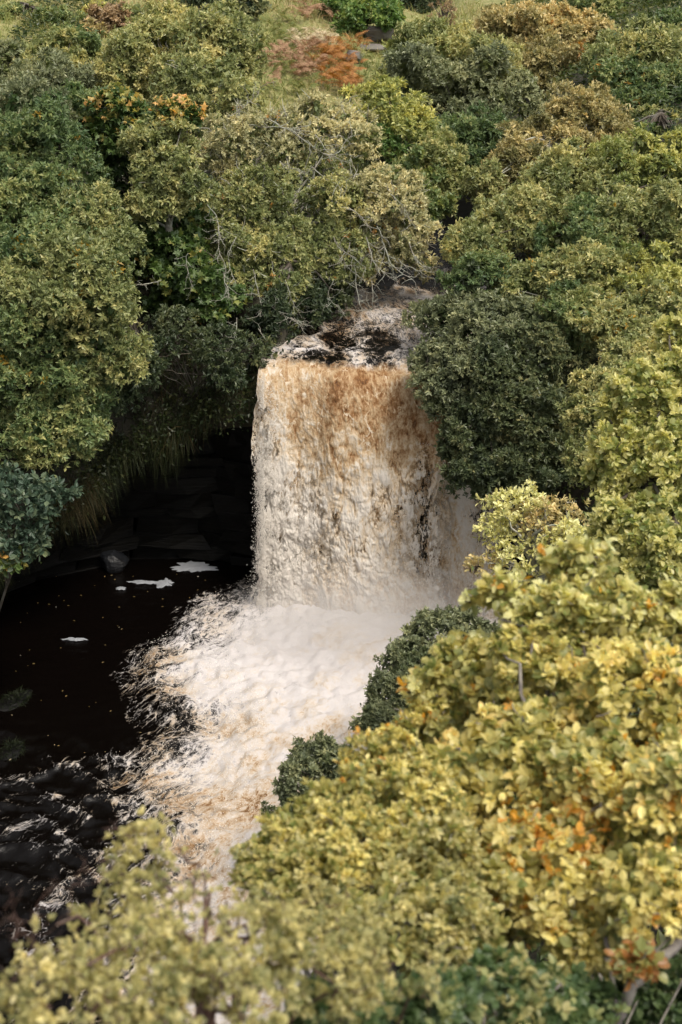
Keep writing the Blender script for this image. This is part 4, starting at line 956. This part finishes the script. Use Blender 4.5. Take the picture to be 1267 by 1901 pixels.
# --- foreground
tree('goat_willow', 'large golden goat willow filling the lower right foreground with big rounded leaves', 'bush',
     [(1075, 1065, 6.3, 62, 62, 'lime', .70), (1080, 1180, 6.0, 120, 90, 'lime', .52), (940, 1130, 6.2, 70, 62, 'lime', .72), (1200, 1180, 5.9, 90, 90, 'lime', .6), (880, 1260, 6.0, 105, 75, 'lime', .5), (1020, 1300, 5.6, 130, 110, 'gold', .42), (1180, 1330, 5.3, 130, 120, 'gold', .58),
      (830, 1380, 5.8, 100, 80, 'gold', .36), (960, 1450, 5.1, 150, 120, 'gold', .56), (1130, 1480, 4.8, 150, 120, 'gold', .70),
      (1240, 1520, 4.5, 100, 120, 'gold', .70), (1050, 1620, 4.5, 150, 110, 'gold', .50), (920, 1640, 4.6, 100, 80, 'gold', .36), (1200, 1660, 4.2, 110, 80, 'gold', .50), (1090, 1750, 4.2, 80, 60, 'gold', .30), (970, 1700, 4.9, 80, 60, 'gold', .3), (1090, 1690, 4.8, 80, 60, 'gold', .3), (1172, 1785, 3.85, 13, 13, 'orange', .5)],
     'gold', leaf=.046, cover=.72, lobe=(.08, .26), spray_k=5, shape=OVAL, wid=(.50, .72), root=(2.1, 5.2), mat=M_LEAF_NEAR, single=300, twigs=520, twig_r=.0036, bark_m=M_GREYBARK, trunk_r=.045, accent=((.66, .36, .075), .17), gap=.34, isz=.26, twig_len=.9, boughs=[([(1330, 1690, 4.1), (1262, 1752, 4.0), (1205, 1790, 3.95), (1165, 1845, 3.9), (1140, 1905, 3.9), (1120, 2000, 3.9)], .024), ([(1262, 1720, 4.0), (1210, 1775, 3.98), (1165, 1790, 3.96)], .006), ([(1125, 1740, 4.1), (1135, 1800, 4.05), (1142, 1860, 4.0), (1130, 1960, 4.0)], .012), ([(1080, 1160, 5.9), (1082, 1200, 5.8), (1100, 1290, 5.8), (1120, 1380, 5.8)], .011), ([(930, 1150, 6.0), (1000, 1170, 5.9), (1075, 1230, 5.9)], .008), ([(990, 1380, 5.1), (1030, 1470, 5.0), (1110, 1570, 4.9), (1160, 1620, 4.8)], .012)], group='bushes in the near foreground')
tree('hawthorn_shrub', 'small-leaved golden shrub in the middle foreground between the goat willow and the red-stemmed shrub', 'bush',
     [(660, 1570, 5.6, 70, 55, 'gold', .4), (560, 1560, 5.3, 60, 45, 'gold', .5), (720, 1430, 5.2, 85, 62, 'gold', .48), (640, 1500, 5.0, 90, 62, 'gold', .46), (540, 1570, 4.8, 75, 55, 'gold', .44), (770, 1510, 4.8, 100, 80, 'gold', .36), (660, 1600, 4.5, 120, 85, 'gold', .38), (800, 1620, 4.4, 110, 85, 'sage', .42), (560, 1650, 4.4, 90, 70, 'sage', .5), (720, 1720, 4.1, 120, 80, 'sage', .40), (850, 1730, 4.0, 90, 70, 'sage', .38), (480, 1620, 4.7, 60, 50, 'sage', .6)],
     'gold', leaf=.030, cover=.66, lobe=(.08, .17), spray_k=7, shape=HEXL, wid=(.48, .7), root=(.3, 5.2), mat=M_LEAF_NEAR, single=300, twigs=300, twig_r=.002, bark_m=M_GREYBARK, trunk_r=.03, gap=.28, isz=.25, twig_len=.9, accent=((.56, .30, .05), .06), group='bushes in the near foreground')
tree('rose_shrub', 'small-leaved yellow-green shrub with red stems, blurred in the lower left foreground', 'bush',
     [(275, 1580, 3.5, 58, 58, 'sage', .55), (215, 1680, 3.3, 66, 62, 'sage', .5), (330, 1690, 3.3, 95, 80, 'sage', .48), (430, 1650, 3.5, 70, 55, 'sage', .5), (120, 1770, 3.0, 80, 70, 'sage', .52), (270, 1800, 2.9, 120, 95, 'sage', .5), (440, 1760, 3.0, 115, 90, 'sage', .45), (570, 1720, 3.4, 95, 70, 'sage', .5), (600, 1790, 3.0, 120, 90, 'sage', .45), (100, 1860, 2.7, 110, 75, 'sage', .5), (380, 1870, 2.7, 150, 80, 'sage', .4), (730, 1800, 3.2, 90, 60, 'sage', .42)],
     'sage', leaf=.019, cover=.52, lobe=(.045, .10), spray_k=7, shape=HEXL, wid=(.5, .75), root=(-.55, 3.4), mat=M_LEAF_NEAR, single=300, twigs=420, twig_r=.0016, bark_m=M_RED, trunk_r=.02, gap=.26, inner=False, twig_len=1.3, accent=((.55, .33, .05), .06), group='bushes in the near foreground',
     fans=[(60, 1760, 3.0, .1, .9, .20, .0022), (130, 1700, 3.1, -.2, .9, .18, .002), (185, 1640, 3.2, -.1, 1, .16, .002), (20, 1840, 2.7, .0, .9, .2, .0024), (90, 1800, 2.8, -.2, .8, .22, .0024), (240, 1560, 3.4, -.3, .9, .12, .002), (340, 1640, 3.3, .2, .9, .14, .002), (30, 1750, 2.9, .2, .9, .16, .002)])
tree('alder_shrub', 'green broad-leaved shrub at the bottom edge, darkest in the right-hand corner', 'bush',
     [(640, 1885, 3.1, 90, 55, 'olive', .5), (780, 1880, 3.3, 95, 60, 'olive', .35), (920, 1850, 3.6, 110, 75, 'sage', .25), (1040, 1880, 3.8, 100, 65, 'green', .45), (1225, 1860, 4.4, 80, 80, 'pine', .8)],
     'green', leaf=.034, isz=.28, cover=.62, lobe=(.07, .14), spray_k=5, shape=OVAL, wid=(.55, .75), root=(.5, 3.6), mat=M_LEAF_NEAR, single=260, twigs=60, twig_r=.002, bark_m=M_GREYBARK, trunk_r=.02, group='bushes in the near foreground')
print('LEAF TRIS', LEAFCOUNT)

# ------------------------------------------------------------------ boulders
def boulder(name, label, c, dims, seed, mat, rot=0., group=None):
    D, F = icos(18, 26); r = np.random.default_rng(seed)
    nrm_ = norm(np.r_[r.normal(size=(9, 3)), [[0, 0, 1.]], [[0, 0, -1.]]]); off = r.uniform(.72, .95, len(nrm_))
    k = (D@nrm_.T)/off; rad = 1/np.maximum(k.max(1), .9)          # a ball cut by random planes: blocky facets
    V = D*rad[:, None]*(1+.06*fbm(D*3, 4, seed))[:, None]*np.array(dims)
    o = link(name, mesh_from(name, V, F, smooth=False), mat, label=label, cat='boulder', group=group, loc=c); o.rotation_euler = (0, 0, rot); return o
GB = 'boulders on the bracken slope'
h = hit(706, 78, 50); boulder('boulder', 'dark angular boulder with a flat top on the bracken slope, below the bright green bush', (h[0], h[1], h[2]+.25), (.62, .5, .42), 3, M_BOULDER, .4, GB)
h = hit(690, 92, 48); boulder('boulder', 'pale flat stone lying at the foot of the dark angular boulder', (h[0], h[1], h[2]+.05), (.7, .5, .14), 5, M_BOULDER, -.2, GB)
h = hit(658, 118, 46); boulder('boulder', 'small grey boulder half hidden among vivid orange bracken', (h[0], h[1], h[2]+.18), (.42, .38, .3), 8, M_BOULDER, .9, GB)
d = ray(212, 1052); t = -CZ/d[2]
boulder('boulder', 'wet blue-grey block standing in black water under the left rock wall', (d[0]*t, d[1]*t, .1), (.40, .35, .42), 11, M_WETBOULDER, .1)
boulder('boulder', 'wet black ledge rock in the pool under the blue-green sapling', (-8.5, 27.4, -.15), (.7, .8, .35), 13, M_WETROCK, .3)

# ------------------------------------------------------------------ bracken: each clump a thing of fronds
def frond_mesh(stops, seed, L=1.0):
    r = np.random.default_rng(seed); V = []; F = []; C = []
    ns = 17; pts = []
    for i in range(ns+1):
        u = i/ns; pts.append(np.array([L*(u*.95), .06*math.sin(u*3+seed), L*(.55*u-.62*u*u)]))
    pts = np.array(pts); tg = np.gradient(pts, axis=0)
    for i in range(1, ns+1):
        u = i/ns; w = L*.36*(math.sin(math.pi*min(1, .12+u*.9))**.8)*(1-.55*u)
        for sgn in (-1, 1):
            for q in range(2):                            # pinna in two overlapping halves
                b = len(V); base = pts[i]; out = norm((tg[i]*.45+np.array([0, sgn, -.12*r.uniform(0, 1)])*np.linalg.norm(tg[i]))[None])[0]
                s0 = base+out*w*(.5*q); s1 = base+out*w*(.5+.5*q); wd = norm(tg[i][None])[0]*L*.017*(1.25-.5*q)
                up = np.array([0, 0, -.02*L*q])
                V += [s0-wd, s0+wd, s1+wd*.55+up, s1-wd*.55+up]; F.append([b, b+1, b+2, b+3]); C.append(mixcol(np.clip(r.normal(.5, .22, 1), 0, 1), stops)[0])
    for i in range(ns):
        b = len(V); w = np.array([0, .008*L, 0]); V += [pts[i]-w, pts[i]+w, pts[i+1]+w, pts[i+1]-w]; F.append([b, b+1, b+2, b+3]); C.append(mixcol(np.array([.3]), stops)[0])
    me = mesh_from('frond', np.array(V), np.array(F), face_attr={'col': np.array(C)}); me.materials.append(M_GRASS); return me
BR = {'vivid': [(0, (.13, .055, .02)), (.5, (.33, .145, .045)), (1, (.50, .27, .09))], 'pink': [(0, (.16, .09, .05)), (.5, (.34, .20, .12)), (1, (.50, .34, .21))],
      'straw': [(0, (.30, .24, .14)), (.5, (.58, .48, .31)), (1, (.72, .63, .46))], 'leafy': [(0, (.06, .09, .025)), (.5, (.15, .175, .05)), (1, (.36, .28, .09))]}
FR = {k: [frond_mesh(v, 10*i+j) for j in range(3)] for i, (k, v) in enumerate(BR.items())}
random.seed(31)
def bracken(px, py, kind, label, group, size=1., n=15):
    h = hit(px, py, 44)
    o = thing('bracken_clump', label, 'bracken', h, group)
    for q in range(n):
        f = link('frond', random.choice(FR[kind]), None, o, loc=(random.uniform(-.35, .35), random.uniform(-.35, .35), random.uniform(.1, .5)*size))
        size_ = .46*size; f.rotation_euler = (random.uniform(-.7, .7), random.uniform(-.75, .15), q*2.4+random.uniform(-.4, .4)); sc = size_*random.uniform(.75, 1.2); f.scale = (sc, sc, sc)
LV = 'vivid orange bracken clump beside the small grey boulder'; LPk = 'pinkish brown bracken clump on the open slope left of the vivid orange ones'
LS = 'bleached straw bracken clump in the middle of the slope'; LG = 'half green bracken clump along the lower edge of the slope'; LT = 'pale pink-brown bracken clump near the top of the slope'
for px, py in ((640, 120), (612, 130), (655, 142), (626, 152), (650, 168), (606, 160), (640, 180), (620, 105), (664, 98), (600, 118)): bracken(px, py, 'vivid', LV, 'vivid orange bracken', 1.15, 17)
for px, py in ((560, 118), (580, 130), (540, 105), (520, 120), (590, 100), (565, 140), (500, 140), (505, 165), (490, 125), (575, 98)): bracken(px, py, 'pink', LPk, 'pinkish brown bracken', 1.0)
for px, py in ((632, 138), (618, 118), (645, 160), (598, 138), (614, 172), (655, 180)): bracken(px, py, 'vivid', LV, 'vivid orange bracken', 1.1, 15)
for px, py in ((552, 128), (570, 108), (530, 118), (545, 145), (582, 142), (512, 110), (560, 155), (535, 132)): bracken(px, py, 'pink', LPk, 'pinkish brown bracken', 1.0)
for px, py in ((560, 80), (600, 78), (578, 92), (605, 96), (545, 84)): bracken(px, py, 'straw', LS, 'straw coloured bracken', .9)
for px, py in ((572, 84), (595, 86), (555, 92), (612, 90), (585, 75)): bracken(px, py, 'straw', LS, 'straw coloured bracken', 1.0)
for px, py in ((545, 175), (565, 190), (590, 178), (530, 150), (515, 70), (690, 130), (675, 160), (505, 95), (520, 88), (490, 80), (500, 60), (535, 62), (520, 45), (545, 80), (505, 185), (480, 160)): bracken(px, py, 'leafy', LG, 'half green bracken', 1.0)
for px, py in ((565, 30), (585, 42), (600, 30), (555, 48), (620, 45), (575, 10), (250, 72), (275, 66), (540, 12)): bracken(px, py, 'pink', LT, 'bracken near the top of the slope', 1.1)

# ------------------------------------------------------------------ mossy stones by the left water line and leaves afloat
def mossy(px, py, dims, seed, label):
    d = ray(px, py); t = -CZ/d[2]; c = (d[0]*t, d[1]*t, -.02)
    o = boulder('mossy_stone', label, c, dims, seed, M_WETROCK, .2*seed, 'mossy stones at the left edge of the pool')
    r = np.random.default_rng(seed); n = 700
    a = r.uniform(0, 2*np.pi, n); q = np.sqrt(r.uniform(0, 1, n))*.85
    B = np.c_[np.cos(a)*q*dims[0], np.sin(a)*q*dims[1], dims[2]*np.sqrt(1-q*q)*.75]
    gc = mixcol(r.uniform(0, 1, n), [(0, (.004, .007, .002)), (1, (.016, .021, .006))])
    link('moss', strips('moss', B, norm(B*np.array([.6, .6, 1])+r.normal(0, .1, (n, 3))+np.array([0, 0, .05])), r.uniform(.08, .28, n), r.uniform(.01, .022, n), r.uniform(.3, .9, n), gc, 3), M_GRASS, o, kind='stuff')
mossy(28, 1300, (.50, .30, .10), 21, 'mossy stone in the black pool at the left edge, higher of the two')
mossy(22, 1392, (.36, .22, .08), 23, 'mossy stone in the black pool at the left edge, lower of the two')
r_ = np.random.default_rng(77); n = 90
x = r_.uniform(-8, -2.5, n); y = r_.uniform(24.5, 33, n); k = (x < np.interp(y, EDGE[::-1, 1], EDGE[::-1, 0])-.5) & inside(np.c_[x, y]); x = x[k]; y = y[k]; n = len(x)
A = np.c_[r_.normal(size=(n, 2)), np.zeros(n)]
link('floating_leaves', leaves_mesh('floating_leaves', np.c_[x, y, np.full(n, .022)], norm(A), norm(np.array([0, 0, 1.])+r_.normal(0, .05, (n, 3))), r_.uniform(.03, .07, n), r_.uniform(.4, .7, n),
     mixcol(r_.uniform(0, 1, n), [(0, (.12, .08, .03)), (.7, (.3, .22, .08)), (1, (.4, .38, .33))]), HEXL, np.zeros(3)), M_LEAF, kind='stuff')
